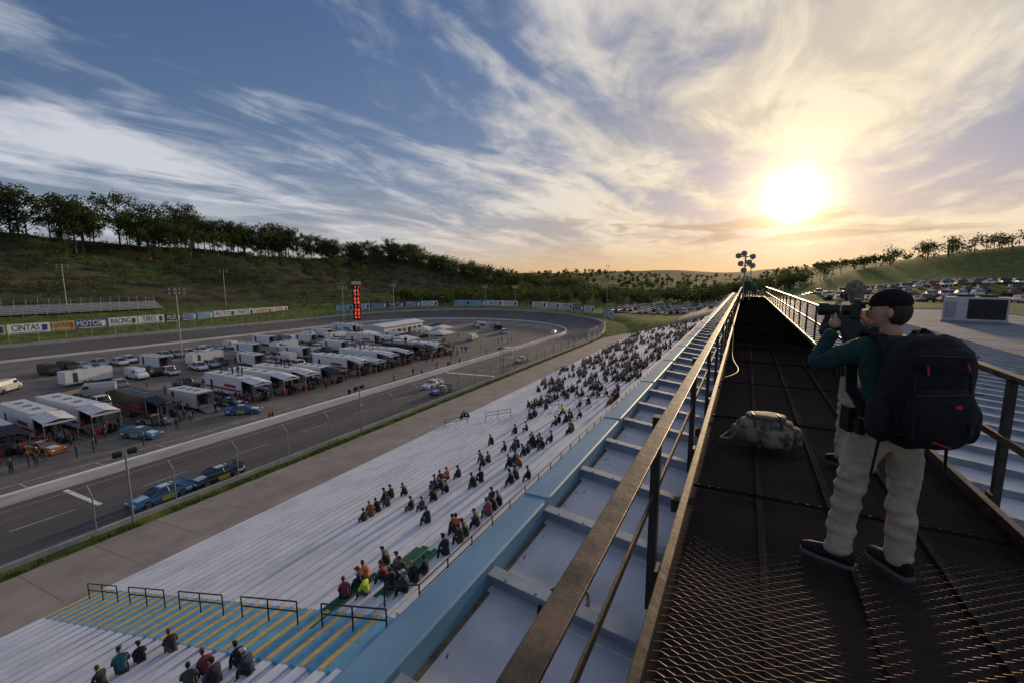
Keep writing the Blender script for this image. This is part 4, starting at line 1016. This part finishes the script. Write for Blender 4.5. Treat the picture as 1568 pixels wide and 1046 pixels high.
        rb((.02,-.345,1.41),(.30,.12,.17),nylon,rx=.2,p=3.0)
        rb((-.20,-.25,1.06),(.08,.17,.24),nylon,p=2.8); rb((.24,-.25,1.06),(.08,.17,.24),nylon,p=2.8)
        for s in(-1,1):
            pts=[Vector((s*.13,-.17,1.42)),Vector((s*.135,-.09,1.515)),Vector((s*.14,.04,1.53)),Vector((s*.145,.14,1.44)),Vector((s*.15,.16,1.30)),Vector((s*.17,.09,1.14)),Vector((s*.18,-.1,1.05))]
            for a,b_ in zip(pts,pts[1:]):
                d=(b_-a); mid=(a+b_)/2; q=d.to_track_quat('Y','Z').to_matrix().to_4x4(); bp_.box((0,0,0),(.06,d.length*1.15,.016),nylon,Matrix.Translation(mid)@q)
            bp_.cyl((s*.13,-.40,1.36),(s*.13,-.445,1.0),.007,nylon); bp_.cyl((s*.15,-.40,1.02),(s*.17,-.26,.93),.008,nylon)
            bp_.cyl((s*.17,-.24,.96),(s*.19,-.23,.70),.008,nylon)
        pts=[Vector((.0,-.17,1.5)),Vector((.0,-.22,1.57)),Vector((.04,-.27,1.53))]
        for a,b_ in zip(pts,pts[1:]): bp_.cyl(a,b_,.012,nylon)
        for (a,b_) in (((-.14,-.442,1.24),(.17,-.442,1.26)),((-.12,-.41,1.45),(.15,-.41,1.45))): bp_.cyl(a,b_,.004,blackp)
        bp_.box((.06,-.447,1.19),(.03,.012,.018),redt); bp_.cyl((-.08,-.412,1.40),(-.08,-.425,1.35),.004,redt); bp_.cyl((.1,-.412,1.42),(.105,-.425,1.38),.004,redt)
        bp_.cyl((-.03,-.435,.99),(.05,-.445,.965),.005,redt)
        bp_.obj('backpack',parent=e)
    return e
photographer('photographer',(.84,3.52,FZ+.003),rad(17),rad(58),jg,kh,blkcap,hairb)
dj=mat('dark_jacket',(.02,.022,.03),(.012,.013,.018),scale=18)
e2=photographer('photographer',(1.12,5.45,FZ+.003),rad(0),rad(10),dj,kh,blkcap,hairg,pack=False,curly=True)
e2.scale=(.74,.9,1.03); e2.rotation_euler=(0,rad(-5),0)
bg_=MB(); cam1=mat('camo_canvas',(.20,.18,.13),(.055,.06,.045),scale=9,detail=3,lo=.44,hi=.54,rough=.9,bump=.3)
cam2=mat('canvas_straps',(.11,.10,.075),(.05,.045,.035),scale=20)
def blob(c,d,m,p=3,rz=0,ry=0):
    def fn(dd,q):
        k=(abs(dd.x)**p+abs(dd.y)**p+abs(dd.z)**p)**(-1/p); v=dd*k; nn=1+.08*noise.noise(dd*2.3+Vector(c)*5)+.035*noise.noise(dd*7)
        return Vector((v.x*d[0]/2*nn,v.y*d[1]/2*nn,v.z*d[2]/2*nn))
    bg_.sph((0,0,0),1,m,26,18,Matrix.Translation(c)@Matrix.Rotation(rz,4,'Z')@Matrix.Rotation(ry,4,'Y'),fn)
blob((0,0,.16),(.58,.40,.30),cam1); blob((.05,-.19,.13),(.36,.14,.2),cam1,3.5); blob((.29,0,.12),(.14,.28,.2),cam1); blob((-.26,-.02,.12),(.18,.3,.18),cam2); blob((.0,.03,.31),(.4,.3,.08),cam2)
for x in(-.1,.16): bg_.box((x,-.268,.14),(.03,.012,.18),cam2); bg_.box((x,-.276,.11),(.04,.012,.03),blackp)
for s in (-.14,.12):
    pts=[Vector((s,-.2,.26)),Vector((s,-.08,.345)),Vector((s,.1,.335)),Vector((s,.2,.24))]
    for a,b_ in zip(pts,pts[1:]): bg_.cyl(a,b_,.014,blackp,n=6)
pts=[Vector((-.25,-.1,.2)),Vector((-.4,-.2,.08)),Vector((-.46,-.02,.03)),Vector((-.36,.15,.05)),Vector((-.22,.15,.2))]
for a,b_ in zip(pts,pts[1:]): bg_.cyl(a,b_,.018,cam2,n=6)
bg_.obj('camera_bag',(.30,5.75,FZ),.15)
